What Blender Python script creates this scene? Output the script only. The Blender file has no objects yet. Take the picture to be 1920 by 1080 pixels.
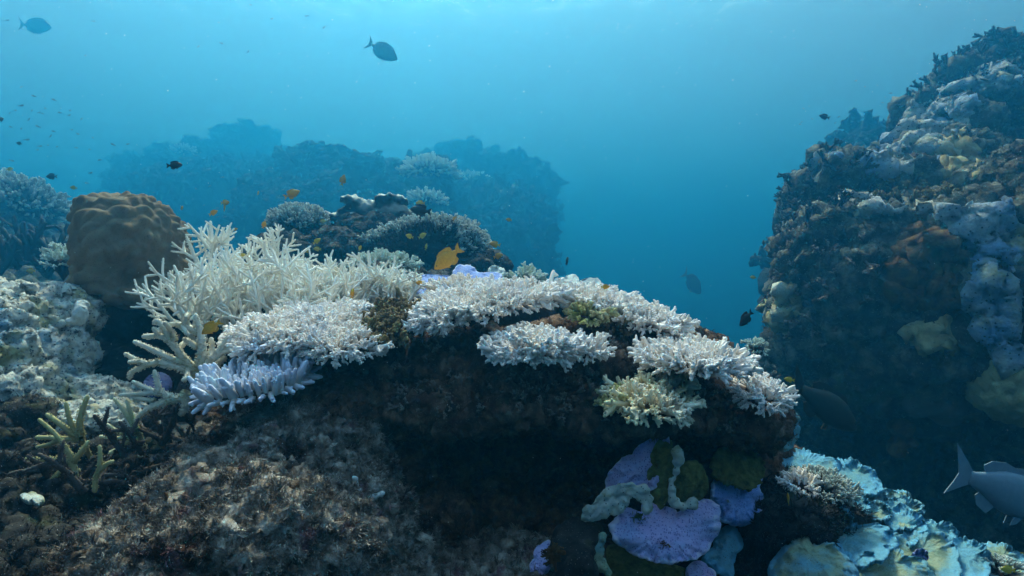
import bpy, bmesh, math, random
import numpy as np
from mathutils import Vector, Matrix
R = math.radians
scene = bpy.context.scene
COL = scene.collection

# ---------------------------------------------------------------- camera
cam = bpy.data.objects.new("camera", bpy.data.cameras.new("camera"))
COL.objects.link(cam)
cam.location = (0, 0, 0)
cam.rotation_euler = (R(90), 0, 0)
FPX = 1250.0                                   # focal length in pixels of the 1920 wide frame
cam.data.sensor_width = 36.0
cam.data.lens = 36.0 * FPX / 1920.0
cam.data.clip_start = 0.02
cam.data.clip_end = 600
scene.camera = cam

# ---------------------------------------------------------------- sky and sun
SUN_EL, SUN_AZ = 54.0, -14.0                    # azimuth from the view axis, negative = left
world = bpy.data.worlds.new("World"); scene.world = world
world.use_nodes = True
nt = world.node_tree; nt.nodes.clear()
bg = nt.nodes.new('ShaderNodeBackground'); sky = nt.nodes.new('ShaderNodeTexSky'); wo = nt.nodes.new('ShaderNodeOutputWorld')
sky.sky_type = 'NISHITA'; sky.sun_disc = False
sky.sun_elevation = R(SUN_EL); sky.sun_rotation = R(SUN_AZ)
bg.inputs['Strength'].default_value = 0.15
nt.links.new(sky.outputs[0], bg.inputs[0]); nt.links.new(bg.outputs[0], wo.inputs[0])
sl = bpy.data.lights.new("sun", 'SUN'); so = bpy.data.objects.new("sun", sl); COL.objects.link(so)
sl.energy = 5.0; sl.angle = R(14); sl.color = (1.0, 0.80, 0.62)
sdir = Vector((math.sin(R(SUN_AZ)) * math.cos(R(SUN_EL)), math.cos(R(SUN_AZ)) * math.cos(R(SUN_EL)), math.sin(R(SUN_EL))))
so.rotation_euler = sdir.to_track_quat('Z', 'Y').to_euler()
so.location = (0, 0, 12)

vs = scene.view_settings
vs.view_transform = 'Standard'; vs.look = 'None'; vs.gamma = 1.0; vs.use_curve_mapping = False
vs.exposure = 1.98
cy = scene.cycles
cy.use_denoising = True
cy.max_bounces = 6; cy.diffuse_bounces = 2; cy.glossy_bounces = 2; cy.transmission_bounces = 4
cy.transparent_max_bounces = 12; cy.volume_bounces = 2
cy.caustics_reflective = False; cy.caustics_refractive = False
cy.sample_clamp_indirect = 4.0

# ---------------------------------------------------------------- helpers
def at(px, py, d):
    """the point d metres ahead that shows at pixel (px, py) of the 1920x1080 photograph"""
    return Vector(((px - 960.0) / FPX * d, d, (540.0 - py) / FPX * d))

def tag(o, label=None, cat=None, group=None, kind=None):
    if label: o['label'] = label
    if cat: o['category'] = cat
    if group: o['group'] = group
    if kind: o['kind'] = kind
    return o

def empty(name, loc=(0, 0, 0)):
    o = bpy.data.objects.new(name, None); COL.objects.link(o); o.location = loc
    o.empty_display_size = 0.05
    return o

def mesh_np(name, V, F, mat, parent=None, smooth=True, cols=None):
    """V (n,3), F (m,k) array or list of faces -> a linked mesh object"""
    me = bpy.data.meshes.new(name)
    V = np.asarray(V, dtype=np.float32)
    if isinstance(F, np.ndarray):
        m, k = F.shape
        me.vertices.add(len(V)); me.vertices.foreach_set('co', V.ravel())
        me.loops.add(m * k); me.loops.foreach_set('vertex_index', F.astype(np.int32).ravel())
        me.polygons.add(m); me.polygons.foreach_set('loop_start', np.arange(0, m * k, k, dtype=np.int32))
        me.polygons.foreach_set('loop_total', np.full(m, k, dtype=np.int32))
        me.update(calc_edges=True)
    else:
        me.from_pydata([tuple(v) for v in V], [], F)
    if smooth:
        me.polygons.foreach_set('use_smooth', np.ones(len(me.polygons), dtype=bool))
    if cols is not None:
        a = me.attributes.new('tone', 'FLOAT', 'POINT'); a.data.foreach_set('value', np.asarray(cols, dtype=np.float32))
    me.validate(clean_customdata=False)
    if mat is not None: me.materials.append(mat)
    o = bpy.data.objects.new(name, me); COL.objects.link(o)
    if parent is not None:
        o.parent = parent
        o.matrix_parent_inverse = Matrix.Translation(-Vector(parent.location))
    return o

# numpy gradient noise
_rs = np.random.RandomState(7)
_perm = np.concatenate([_rs.permutation(256)] * 3)
_grad = _rs.normal(size=(256, 3)); _grad /= np.linalg.norm(_grad, axis=1)[:, None]
def perlin(P):
    P = np.asarray(P, dtype=np.float64); i = np.floor(P).astype(np.int64); f = P - i; i &= 255
    u = f * f * f * (f * (f * 6 - 15) + 10)
    r = np.zeros(len(P))
    for dx in (0, 1):
        for dy in (0, 1):
            for dz in (0, 1):
                h = _perm[_perm[_perm[i[:, 0] + dx] + i[:, 1] + dy] + i[:, 2] + dz]
                g = _grad[h]
                w = (u[:, 0] if dx else 1 - u[:, 0]) * (u[:, 1] if dy else 1 - u[:, 1]) * (u[:, 2] if dz else 1 - u[:, 2])
                r += w * (g[:, 0] * (f[:, 0] - dx) + g[:, 1] * (f[:, 1] - dy) + g[:, 2] * (f[:, 2] - dz))
    return r * 1.6
def fbm(P, scale, octv=4, gain=0.5, seed=0.0, ridged=False):
    P = np.asarray(P) * scale + seed * 17.31; a = 1.0; s = np.zeros(len(P)); t = 0
    for k in range(octv):
        n = perlin(P + k * 5.7)
        s += a * ((1 - 2 * np.abs(n)) if ridged else n); t += a; a *= gain; P = P * 2.03
    return s / t
def worley(P, scale, seed=0):
    """distance to the nearest feature point, in cells (0..~1)"""
    P = np.asarray(P) * scale + seed * 3.7; i = np.floor(P).astype(np.int64); best = np.full(len(P), 9.0)
    for dx in (-1, 0, 1):
        for dy in (-1, 0, 1):
            for dz in (-1, 0, 1):
                c = i + (dx, dy, dz); m = c & 255
                h = _perm[_perm[_perm[m[:, 0]] + m[:, 1]] + m[:, 2]]
                j = np.stack([_perm[h], _perm[h + 37], _perm[h + 91]], 1) / 255.0
                best = np.minimum(best, ((c + j - P) ** 2).sum(1))
    return np.sqrt(best)

def vnormals(V, F):
    N = np.zeros_like(V)
    a, b, c = V[F[:, 0]], V[F[:, 1]], V[F[:, 2]]
    n = np.cross(b - a, c - a)
    if F.shape[1] == 4: n = n + np.cross(c - a, V[F[:, 3]] - a)
    for k in range(F.shape[1]): np.add.at(N, F[:, k], n)
    return N / (np.linalg.norm(N, axis=1)[:, None] + 1e-12)

def get_np(me):
    n = len(me.vertices); V = np.empty(n * 3, dtype=np.float32); me.vertices.foreach_get('co', V)
    L = np.empty(len(me.loops), dtype=np.int32); me.loops.foreach_get('vertex_index', L)
    return V.reshape(-1, 3).astype(np.float64), L.reshape(-1, 4)

def blobs_mesh(parts, voxel):
    """union of ellipsoids / boxes [(centre, (rx,ry,rz), rotz, roty)] as one voxel-remeshed quad surface (numpy V, F)"""
    bm = bmesh.new()
    for p in parts:
        c, r = Vector(p[0]), p[1]; rz = p[2] if len(p) > 2 else 0; ry = p[3] if len(p) > 3 else 0; rx = p[4] if len(p) > 4 else 0
        M = Matrix.Translation(c) @ Matrix.Rotation(R(rz), 4, 'Z') @ Matrix.Rotation(R(ry), 4, 'Y') @ Matrix.Rotation(R(rx), 4, 'X') @ Matrix.Diagonal((*r, 1))
        bmesh.ops.create_icosphere(bm, subdivisions=3, radius=1.0, matrix=M)
    me = bpy.data.meshes.new('tmp'); bm.to_mesh(me); bm.free()
    o = bpy.data.objects.new('tmp', me); COL.objects.link(o)
    md = o.modifiers.new('r', 'REMESH'); md.mode = 'VOXEL'; md.voxel_size = voxel; md.adaptivity = 0
    dg = bpy.context.evaluated_depsgraph_get(); e = o.evaluated_get(dg); m2 = e.to_mesh()
    V, F = get_np(m2); e.to_mesh_clear()
    bpy.data.objects.remove(o); bpy.data.meshes.remove(me)
    return V, F
def relax(V, F, it=2):
    e = np.concatenate([F[:, [0, 1]], F[:, [1, 2]], F[:, [2, 3]], F[:, [3, 0]]])
    for _ in range(it):
        S = np.zeros_like(V); c = np.zeros(len(V))
        np.add.at(S, e[:, 0], V[e[:, 1]]); np.add.at(S, e[:, 1], V[e[:, 0]])
        np.add.at(c, e[:, 0], 1); np.add.at(c, e[:, 1], 1)
        V = V * 0.4 + 0.6 * S / c[:, None]
    return V

# ---------------------------------------------------------------- materials
def new_mat(name):
    m = bpy.data.materials.new(name); m.use_nodes = True; nt = m.node_tree; nt.nodes.clear()
    out = nt.nodes.new('ShaderNodeOutputMaterial'); b = nt.nodes.new('ShaderNodeBsdfPrincipled')
    nt.links.new(b.outputs[0], out.inputs[0]); return m, nt, b
def _noise(nt, vec, scale, detail=4, rough=0.6, dist=0.0):
    n = nt.nodes.new('ShaderNodeTexNoise'); n.inputs['Scale'].default_value = scale; n.inputs['Detail'].default_value = detail
    n.inputs['Roughness'].default_value = rough; n.inputs['Distortion'].default_value = dist; nt.links.new(vec, n.inputs['Vector']); return n.outputs['Fac']
def _ramp(nt, fac, stops):
    r = nt.nodes.new('ShaderNodeValToRGB'); e = r.color_ramp.elements
    while len(e) < len(stops): e.new(0.5)
    for k, (p, c) in enumerate(stops): e[k].position = p; e[k].color = (*c, 1)
    nt.links.new(fac, r.inputs[0]); return r.outputs['Color']
def _mix(nt, fac, a, b, mode='MIX'):
    m = nt.nodes.new('ShaderNodeMix'); m.data_type = 'RGBA'; m.blend_type = mode
    for s, v in ((m.inputs['Factor'], fac), (m.inputs[6], a), (m.inputs[7], b)):
        if hasattr(v, 'is_linked') or hasattr(v, 'links'): nt.links.new(v, s)
        else: s.default_value = v if isinstance(v, (int, float)) else (*v, 1)
    return m.outputs[2]
def organic(name, base, s1, patches=(), speck=None, bump=0.5, bscale=60, bdist=0.01, rough=0.85, tip=None, spec=0.2, sss=0.0, coords='Object'):
    """base: ramp stops driven by noise of scale s1; patches: (scale, threshold, colour, softness); speck: (scale, threshold, colour)
    tip: colour mixed in by the 'tone' attribute (0..1 along a branch)"""
    m, nt, b = new_mat(name)
    tc = nt.nodes.new('ShaderNodeTexCoord').outputs[coords]
    col = _ramp(nt, _noise(nt, tc, s1, 6, 0.65, 0.3), base)
    for (sc, th, c, soft) in patches:
        f = _noise(nt, tc, sc, 5, 0.6, 0.2)
        f = _ramp(nt, f, [(th - soft, (0, 0, 0)), (th + soft, (1, 1, 1))])
        col = _mix(nt, f, col, c)
    if speck:
        v = nt.nodes.new('ShaderNodeTexVoronoi'); v.inputs['Scale'].default_value = speck[0]; nt.links.new(tc, v.inputs['Vector'])
        f = _ramp(nt, v.outputs['Distance'], [(speck[1], (1, 1, 1)), (speck[1] + 0.06, (0, 0, 0))])
        col = _mix(nt, f, col, speck[2])
    if tip is not None:
        a = nt.nodes.new('ShaderNodeAttribute'); a.attribute_name = 'tone'
        col = _mix(nt, a.outputs['Fac'], col, tip)
    nt.links.new(col, b.inputs['Base Color'])
    b.inputs['Roughness'].default_value = rough
    b.inputs['Specular IOR Level'].default_value = spec
    if sss:
        b.inputs['Subsurface Weight'].default_value = sss; b.inputs['Subsurface Radius'].default_value = (0.004, 0.003, 0.003)
        b.inputs['Subsurface Scale'].default_value = 1.0
    if bump:
        bn = nt.nodes.new('ShaderNodeBump'); bn.inputs['Strength'].default_value = bump; bn.inputs['Distance'].default_value = bdist
        h = _noise(nt, tc, bscale, 6, 0.7)
        nt.links.new(h, bn.inputs['Height']); nt.links.new(bn.outputs[0], b.inputs['Normal'])
    return m
# ================================================================ the water
SURF_Z, FLOOR_Z, HALF = 9.4, -8.0, 130.0
def make_surface():
    n = 2
    m = bpy.data.materials.new('water_surface'); m.use_nodes = True; nt = m.node_tree; nt.nodes.clear()
    out = nt.nodes.new('ShaderNodeOutputMaterial')
    tr = nt.nodes.new('ShaderNodeBsdfTransparent'); rf = nt.nodes.new('ShaderNodeBsdfRefraction'); mx = nt.nodes.new('ShaderNodeMixShader')
    tl = nt.nodes.new('ShaderNodeBsdfTranslucent'); mx2 = nt.nodes.new('ShaderNodeMixShader')
    tc = nt.nodes.new('ShaderNodeTexCoord'); mp = nt.nodes.new('ShaderNodeMapping')
    nt.links.new(tc.outputs['Object'], mp.inputs[0]); mp.inputs['Scale'].default_value = (1.0, 0.45, 1.0); mp.inputs['Rotation'].default_value = (0, 0, R(24))
    f = _noise(nt, mp.outputs[0], 1.1, 6, 0.62, 0.6)
    ramp = _ramp(nt, f, [(0.35, (0.35, 0.35, 0.35)), (0.66, (0.75, 0.75, 0.75))])
    bn = nt.nodes.new('ShaderNodeBump'); bn.inputs['Strength'].default_value = 1.0; bn.inputs['Distance'].default_value = 0.06
    nt.links.new(f, bn.inputs['Height'])
    rf.inputs['IOR'].default_value = 1.12; rf.inputs['Roughness'].default_value = 0.27
    nt.links.new(bn.outputs[0], rf.inputs['Normal']); nt.links.new(bn.outputs[0], tl.inputs['Normal'])
    tr.inputs[0].default_value = (1, .97, .86, 1); rf.inputs[0].default_value = (.97, .90, .70, 1)
    tl.inputs[0].default_value = (.80, .80, .76, 1)
    mx.inputs[0].default_value = 0.15
    # steep views look out through the surface, shallow ones do not (total reflection)
    lw = nt.nodes.new('ShaderNodeLayerWeight'); lw.inputs['Blend'].default_value = 0.5
    steep = _ramp(nt, lw.outputs['Facing'], [(0.22, (1, 1, 1)), (0.46, (0, 0, 0))])
    fac = _mix(nt, steep, (0.03, 0.03, 0.03), ramp)
    nt.links.new(fac, mx2.inputs[0])
    nt.links.new(rf.outputs[0], mx.inputs[1]); nt.links.new(tl.outputs[0], mx.inputs[2])
    nt.links.new(mx.outputs[0], mx2.inputs[1]); nt.links.new(tr.outputs[0], mx2.inputs[2]); nt.links.new(mx2.outputs[0], out.inputs[0])
    V = np.array([(-HALF + 4, -HALF + 4, SURF_Z), (HALF - 4, -HALF + 4, SURF_Z), (HALF - 4, HALF - 4, SURF_Z), (-HALF + 4, HALF - 4, SURF_Z)])
    o = mesh_np('water_surface', V, np.array([[0, 1, 2, 3]]), m, smooth=False); tag(o, kind='structure')
make_surface()

def make_haze():
    m = bpy.data.materials.new('sea_water'); m.use_nodes = True; nt = m.node_tree; nt.nodes.clear()
    out = nt.nodes.new('ShaderNodeOutputMaterial'); pv = nt.nodes.new('ShaderNodeVolumePrincipled')
    # scatter = colour * density; absorption = (1 - colour) * (1 - sqrt(absorption colour)) * density
    ss = np.array([0.0012, 0.0176, 0.0355]); sa = np.array([0.074, 0.045, 0.033]); den = 0.15
    c = ss / den; a = (1 - sa / ((1 - c) * den)) ** 2
    pv.inputs['Color'].default_value = (*c, 1); pv.inputs['Absorption Color'].default_value = (*a, 1)
    pv.inputs['Density'].default_value = den; pv.inputs['Anisotropy'].default_value = 0.766
    nt.links.new(pv.outputs[0], out.inputs['Volume'])
    bm = bmesh.new(); bmesh.ops.create_cube(bm, size=1.0)
    me = bpy.data.meshes.new('haze'); zt, zb = SURF_Z + 0.4, FLOOR_Z - 3.5
    bm.transform(Matrix.Translation((0, 0, (zt + zb) / 2)) @ Matrix.Diagonal((2 * HALF, 2 * HALF, zt - zb, 1))); bm.to_mesh(me); bm.free()
    me.materials.append(m); o = bpy.data.objects.new('haze', me); COL.objects.link(o)
    tag(o, kind='stuff')
make_haze()

def make_floor():
    n = 120; xs = np.linspace(-HALF + 5, HALF - 5, n); X, Y = np.meshgrid(xs, xs)
    P = np.stack([X.ravel(), Y.ravel(), np.full(n * n, 0.0)], 1)
    P[:, 2] = FLOOR_Z + 1.2 * fbm(P, 0.06, 4)
    i = np.arange(n * n).reshape(n, n); F = np.stack([i[:-1, :-1], i[:-1, 1:], i[1:, 1:], i[1:, :-1]], -1).reshape(-1, 4)
    m = organic('sea_floor_sand', [(0.3, (.03, .03, .03)), (0.7, (.09, .08, .07))], 0.5, bump=0.4, bscale=3, bdist=0.2)
    o = mesh_np('sea_floor', P, F, m); tag(o, kind='structure')
make_floor()
# ================================================================ generators
class Acc:
    """collects quads of many small pieces of ONE colony into one mesh"""
    def __init__(s): s.V = []; s.F = []; s.T = []; s.n = 0
    def add(s, V, F, T):
        s.V.append(V); s.F.append(F + s.n); s.T.append(T); s.n += len(V)
    def build(s, name, mat, parent=None):
        return mesh_np(name, np.concatenate(s.V), np.concatenate(s.F), mat, parent, cols=np.concatenate(s.T))

def tube(pts, rad, seg=7, t0=0.0, t1=1.0, lump=0.0, rng=random):
    """rounded, tapering tube along a path -> V, F, tone"""
    P = np.array([tuple(p) for p in pts]); n = len(P)
    T = np.gradient(P, axis=0); T /= np.linalg.norm(T, axis=1)[:, None] + 1e-9
    up = np.array([0.31, 0.2, 0.93]); ang = np.linspace(0, 2 * np.pi, seg, endpoint=False) + rng.random() * 6
    N1 = np.cross(T, up); N1 /= np.linalg.norm(N1, axis=1)[:, None] + 1e-9
    N2 = np.cross(T, N1)
    tip = rad[-1]
    # dome at the tip: two more rings
    P = np.vstack([P, P[-1] + T[-1] * tip * 0.75, P[-1] + T[-1] * tip * 1.05]); rr = list(rad) + [tip * 0.72, tip * 0.12]
    N1 = np.vstack([N1, N1[-1], N1[-1]]); N2 = np.vstack([N2, N2[-1], N2[-1]])
    rr = np.array(rr)[:, None] * np.ones((1, seg))
    if lump: rr = rr * (1 + lump * (np.random.RandomState(rng.randrange(1 << 30)).rand(*rr.shape) - 0.5))
    V = P[:, None, :] + rr[..., None] * (np.cos(ang)[None, :, None] * N1[:, None, :] + np.sin(ang)[None, :, None] * N2[:, None, :])
    m = len(P); V = V.reshape(-1, 3)
    i = np.arange(m * seg).reshape(m, seg); j = np.roll(i, -1, 1)
    F = np.stack([i[:-1], j[:-1], j[1:], i[1:]], -1).reshape(-1, 4)
    T_ = np.repeat(np.linspace(t0, t1, m), seg)
    return V, F, T_

def finger_template(rng, nubs=9, L=1.0, r=0.13, forks=0, nub=0.55):
    """an upright branchlet of unit height with side corallites (and forks)"""
    a = Acc()
    lean = Vector((rng.uniform(-.12, .12), rng.uniform(-.12, .12), 0))
    pts = [Vector((0, 0, -0.15)) + Vector((0, 0, 1.1 * t * L)) + lean * t * t + Vector((rng.uniform(-.02, .02), rng.uniform(-.02, .02), 0)) for t in (0, .3, .6, 1)]
    a.add(*tube(pts, [r * 1.25, r * 1.1, r, r * 0.72], 6, 0, 1, .15, rng))
    def nubat(p, d, l, rr, t): a.add(*tube([p, p + d * l * .5, p + d * l], [rr * 1.2, rr, rr * .75], 4, t, t + .25, 0, rng))
    for k in range(nubs):
        t = rng.uniform(.25, .97); az = k * 2.4 + rng.random(); p = pts[0].lerp(pts[3], t)
        d = Vector((math.cos(az), math.sin(az), rng.uniform(.5, 1.2))).normalized()
        nubat(p + d * r * .3, d, rng.uniform(.12, .22) * (1.2 - .3 * t), r * nub, t * .8)
    for k in range(forks):
        t = rng.uniform(.2, .7); az = k * 2.2 + rng.random() * 2; p = pts[0].lerp(pts[3], t)
        d = Vector((math.cos(az), math.sin(az), rng.uniform(.4, .9))).normalized(); l = rng.uniform(.35, .6)
        q = [p, p + d * l * .5, p + d * l + Vector((0, 0, l * .25))]
        a.add(*tube(q, [r * .95, r * .85, r * .6], 5, t * .6, .95, .1, rng))
        for j in range(4):
            az2 = j * 1.7 + rng.random(); e = Vector((math.cos(az2), math.sin(az2), .9)).normalized()
            nubat(q[0].lerp(q[2], .45 + .15 * j), e, .16, r * nub, .7)
    return np.concatenate(a.V), np.concatenate(a.F), np.concatenate(a.T)

_tpl_cache = {}
def templates(kind):
    if kind in _tpl_cache: return _tpl_cache[kind]
    rng = random.Random(hash(kind) % 1000 if not isinstance(kind, str) else sum(map(ord, kind)))
    spec = {'fine': dict(nubs=8, r=.12, forks=1, nub=.5), 'bushy': dict(nubs=7, r=.115, forks=2, nub=.5), 'fat': dict(nubs=2, r=.19, forks=0, nub=.7),
            'knob': dict(nubs=8, r=.2, forks=2), 'tiny': dict(nubs=3, r=.15, forks=1)}[kind]
    _tpl_cache[kind] = [finger_template(rng, **spec) for _ in range(10)]
    return _tpl_cache[kind]

def scatter_fingers(acc, P, D, H, kind, rng, wid=1.0):
    """place templates at points P, direction D, height H"""
    tp = templates(kind)
    for p, d, h in zip(P, D, H):
        V, F, T = tp[rng.randrange(10)]
        d = Vector(d).normalized(); q = d.to_track_quat('Z', 'Y') @ Matrix.Rotation(rng.random() * 6.28, 3, 'Z').to_quaternion()
        M = np.array(q.to_matrix()) * h
        M[:, :2] *= wid
        a = V @ M.T + np.array(tuple(p))
        acc.add(a, F, T)

def acropora_table(name, px, py, d, w, h, depth, mats, label, spacing=0.014, fh=0.035, kind='fine', seed=1, dome=0.25, rot=0.0, rim=1.0,
                   group=None, cat='table coral', hole=None, wid=1.0, thick=0.018, edge=.25, flip=0):
    """a plate coral: irregular dipping plate set densely with upright branchlets that lean outwards at its rim
    px,py,d its middle; w,h its size in pixels; depth its front-to-back size in metres"""
    rng = random.Random(seed); C = at(px, py, d); a = max(w / 2 / FPX * d - fh * .55, fh * .6); b = depth / 2
    rise = h / FPX * d - fh * 1.5; tilt = math.atan2(max(rise, 0.01), depth)
    U = Vector((math.cos(R(rot)), 0, math.sin(R(rot)))); W = Vector((0, math.cos(tilt), math.sin(tilt))) if not flip else Vector((0, math.cos(tilt), -math.sin(tilt)))
    N = U.cross(W).normalized()
    if N.z < 0: N = -N
    C = C - N * fh * .5
    root = empty(name, C); tag(root, label, cat, group)
    def radius(th):
        q = np.array([[math.cos(th) * 1.3, math.sin(th) * 1.3, seed * 2.7]])
        return 1.0 + edge * float(fbm(q, 1.5, 3)[0]) * 1.6 - edge * .25
    ths = np.linspace(0, 2 * np.pi, 72, endpoint=False); rads = np.array([radius(t) for t in ths])
    def surf(u, v):
        r2 = u * u + v * v
        return C + U * (u * a) + W * (v * b) + N * (dome * min(a, b) * (1 - r2))
    # plate
    rings = 9; V = []; Tn = []
    for s, off in ((1, 0), (-1, -thick)):
        for k in range(rings + 1):
            f = k / rings
            for th, rr in zip(ths, rads):
                p = surf(math.cos(th) * rr * f * .97, math.sin(th) * rr * f * .97)
                o = off * (1.3 - f) * (1 + .5 * math.sin(7 * th)) if off else 0
                p = p + N * o; V.append(tuple(p)); Tn.append(0)
    V = np.array(V); V += np.outer(fbm(V, 22, 3, seed=seed) * .012, np.array(N))
    n = 72; i = np.arange(2 * (rings + 1) * n).reshape(2, rings + 1, n); j = np.roll(i, -1, 2)
    F = [np.stack([i[0, :-1], j[0, :-1], j[0, 1:], i[0, 1:]], -1).reshape(-1, 4), np.stack([i[1, :-1], i[1, 1:], j[1, 1:], j[1, :-1]], -1).reshape(-1, 4),
         np.stack([i[0, -1], j[0, -1], j[1, -1], i[1, -1]], -1).reshape(-1, 4)]
    mesh_np('base_plate', V, np.concatenate(F), mats[1], root, cols=np.zeros(len(V)))
    # branchlets
    P = []; D = []; H = []
    nu = int(2 * a / spacing) + 2; nv = int(2 * b / spacing * 1.15) + 2
    for iu in range(-1, nu + 1):
        for iv in range(-1, nv + 1):
            u = -1.15 + 2.3 * (iu + rng.uniform(-.4, .4)) / nu; v = -1.15 + 2.3 * (iv + .5 * (iu % 2) + rng.uniform(-.4, .4)) / nv
            r = math.hypot(u, v); th = math.atan2(v, u); rr = float(np.interp(th % (2 * math.pi), ths, rads, period=2 * math.pi)); f = r / rr
            if f > 1: continue
            if hole and hole(u, v): continue
            p = surf(u, v)
            out = (U * math.cos(th) + W * math.sin(th))
            k = max(0, (f - .45) / .55)
            dr = N * (1 - .75 * k * rim) + out * (1.15 * k * rim) + Vector((rng.uniform(-.10, .10), rng.uniform(-.10, .10), 0))
            hh = fh * rng.uniform(.75, 1.2) * (1.0 + .3 * math.sin(u * 9 + seed) * math.cos(v * 7)) * (.85 + .35 * k)
            P.append(p); D.append(dr); H.append(hh)
    # a second row right at the rim, drooping a little
    nr = int(2 * math.pi * max(a, b) / spacing * .8)
    for q in range(nr):
        th = q / nr * 2 * math.pi + rng.uniform(-.03, .03); rr = float(np.interp(th % (2 * math.pi), ths, rads, period=2 * math.pi))
        u, v = math.cos(th) * rr * .97, math.sin(th) * rr * .97
        if hole and hole(u, v): continue
        out = U * math.cos(th) + W * math.sin(th)
        P.append(surf(u, v) - N * thick * .4); D.append(out + N * rng.uniform(-.45, .25) + Vector((rng.uniform(-.3, .3), 0, 0))); H.append(fh * rng.uniform(.6, 1.0))
    acc = Acc(); scatter_fingers(acc, P, D, H, kind, rng, wid)
    acc.build('branchlets', mats[0], root)
    return root

# ---- staghorn
def grow(acc, p, d, L, r, lvl, rng, upc=.25, seg=7, nubs=0, spread=(.55, 1.05), kids=(2, 4), wob=.12, taper=.62, rmin=.0035):
    n = max(3, int(3 + L / .03)); pts = [Vector(p)]; d = Vector(d).normalized()
    for k in range(n - 1):
        d = (d + Vector((rng.uniform(-wob, wob), rng.uniform(-wob, wob), rng.uniform(-wob, wob) + upc / n))).normalized(); pts.append(pts[-1] + d * (L / (n - 1)))
    r1 = max(rmin, r * taper); rad = [r + (r1 - r) * (k / (n - 1)) ** .8 for k in range(n)]; rad[-1] = max(rmin * .8, rad[-1] * .8)
    acc.add(*tube(pts, rad, seg, .3 * (2 - lvl), 1, .12, rng))
    if nubs:
        for k in range(int(L * nubs)):
            t = rng.uniform(.08, .98); f = t * (n - 1); i = min(n - 2, int(f)); q = pts[i].lerp(pts[i + 1], f - i); ax = (pts[i + 1] - pts[i]).normalized()
            s = ax.orthogonal(); s.rotate(Matrix.Rotation(rng.random() * 6.28, 3, ax)); e = (s + ax * .7).normalized(); rr = rad[i]
            acc.add(*tube([q + s * rr * .7, q + s * rr * .8 + e * rr * .25, q + s * rr * .8 + e * rr * .45], [rr * .24, rr * .2, rr * .14], 4, t, t, 0, rng))
    if lvl > 0:
        nk = rng.randint(*kids)
        for k in range(nk):
            t = rng.uniform(.25, .9); f = t * (n - 1); i = min(n - 2, int(f)); q = pts[i].lerp(pts[i + 1], f - i); ax = (pts[i + 1] - pts[i]).normalized()
            s = ax.orthogonal(); s.rotate(Matrix.Rotation(k * 2.3 + rng.random() * 2, 3, ax)); a = rng.uniform(*spread)
            grow(acc, q, ax * math.cos(a) + s * math.sin(a), L * rng.uniform(.38, .62) * (1.15 - .5 * t), rad[i] * .82, lvl - 1, rng, upc, seg, nubs, spread, kids, wob, taper, rmin)

def poly_branches(acc, lines, d, rng, nubs=0, seg=8, lump=.14, jit=.0):
    """lines: (list of (px,py[,dd]), r0 px, r1 px): hand placed branches; dd shifts the depth"""
    for pts, r0, r1 in lines:
        P = [at(q[0], q[1], d + (q[2] if len(q) > 2 else 0)) for q in pts]
        # resample with a soft curve
        Q = []
        m = len(P)
        for k in range(m - 1):
            p0 = P[max(0, k - 1)]; p1 = P[k]; p2 = P[k + 1]; p3 = P[min(m - 1, k + 2)]
            for t in (0, .34, .67):
                Q.append(.5 * ((2 * p1) + (p2 - p0) * t + (2 * p0 - 5 * p1 + 4 * p2 - p3) * t * t + (3 * p1 - p0 - 3 * p2 + p3) * t ** 3))
        Q.append(P[-1]); n = len(Q); rad = [(r0 + (r1 - r0) * k / (n - 1)) / FPX * d for k in range(n)]
        acc.add(*tube(Q, rad, seg, .1, 1, lump, rng))
        if nubs:
            L = sum((Q[k + 1] - Q[k]).length for k in range(n - 1))
            for k in range(int(L * nubs)):
                f = rng.uniform(.02, .99) * (n - 1); i = min(n - 2, int(f)); q = Q[i].lerp(Q[i + 1], f - i); ax = (Q[i + 1] - Q[i]).normalized()
                s = ax.orthogonal(); s.rotate(Matrix.Rotation(rng.random() * 6.28, 3, ax)); e = (s + ax * .9).normalized(); rr = rad[i]
                acc.add(*tube([q + s * rr * .75, q + s * rr * .85 + e * rr * .08, q + s * rr * .85 + e * rr * .22], [rr * .22, rr * .19, rr * .13], 4, f / n, f / n, 0, rng))

# ---- rock
def Bp(px, py, d, wx, hz, ry, rz=0, roty=0, rotx=0):
    return (at(px, py, d), (wx / FPX * d, ry, hz / FPX * d), rz, roty, rotx)
def rock_np(blobs, voxel, layers, soft=4, seed=0):
    V, F = blobs_mesh(blobs, voxel); V = relax(V, F, soft); VS = None
    for (kind, sc, amp) in layers:
        if kind == 's': VS = relax(V, F, 4); continue
        N = vnormals(V, F)
        if kind == 'n': h = fbm(V, sc, 4, seed=seed)
        elif kind == 'r': h = fbm(V, sc, 4, .55, seed=seed, ridged=True)
        elif kind == 'w': h = .6 - worley(V, sc, seed)                      # round knobs
        elif kind == 'p': h = -np.clip(.42 - worley(V, sc, seed), 0, 1) * 2  # pits
        elif kind == 'v':                                                    # free vector jitter: crumbly turf
            V = V + amp * np.stack([fbm(V, sc, 3, .7, seed=seed + 1), fbm(V, sc, 3, .7, seed=seed + 2), fbm(V, sc, 3, .7, seed=seed + 3)], 1); continue
        V = V + N * (h * amp)[:, None]
    SMOOTH['last'] = VS
    return V, F
SMOOTH = {}
def rock(name, blobs, voxel, layers, mat, label=None, cat=None, soft=4, seed=0, kind=None, parent=None, group=None):
    V, F = rock_np(blobs, voxel, layers, soft, seed)
    o = mesh_np(name, V, F, mat, parent); tag(o, label, cat, group, kind)
    return o, V, F

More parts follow.
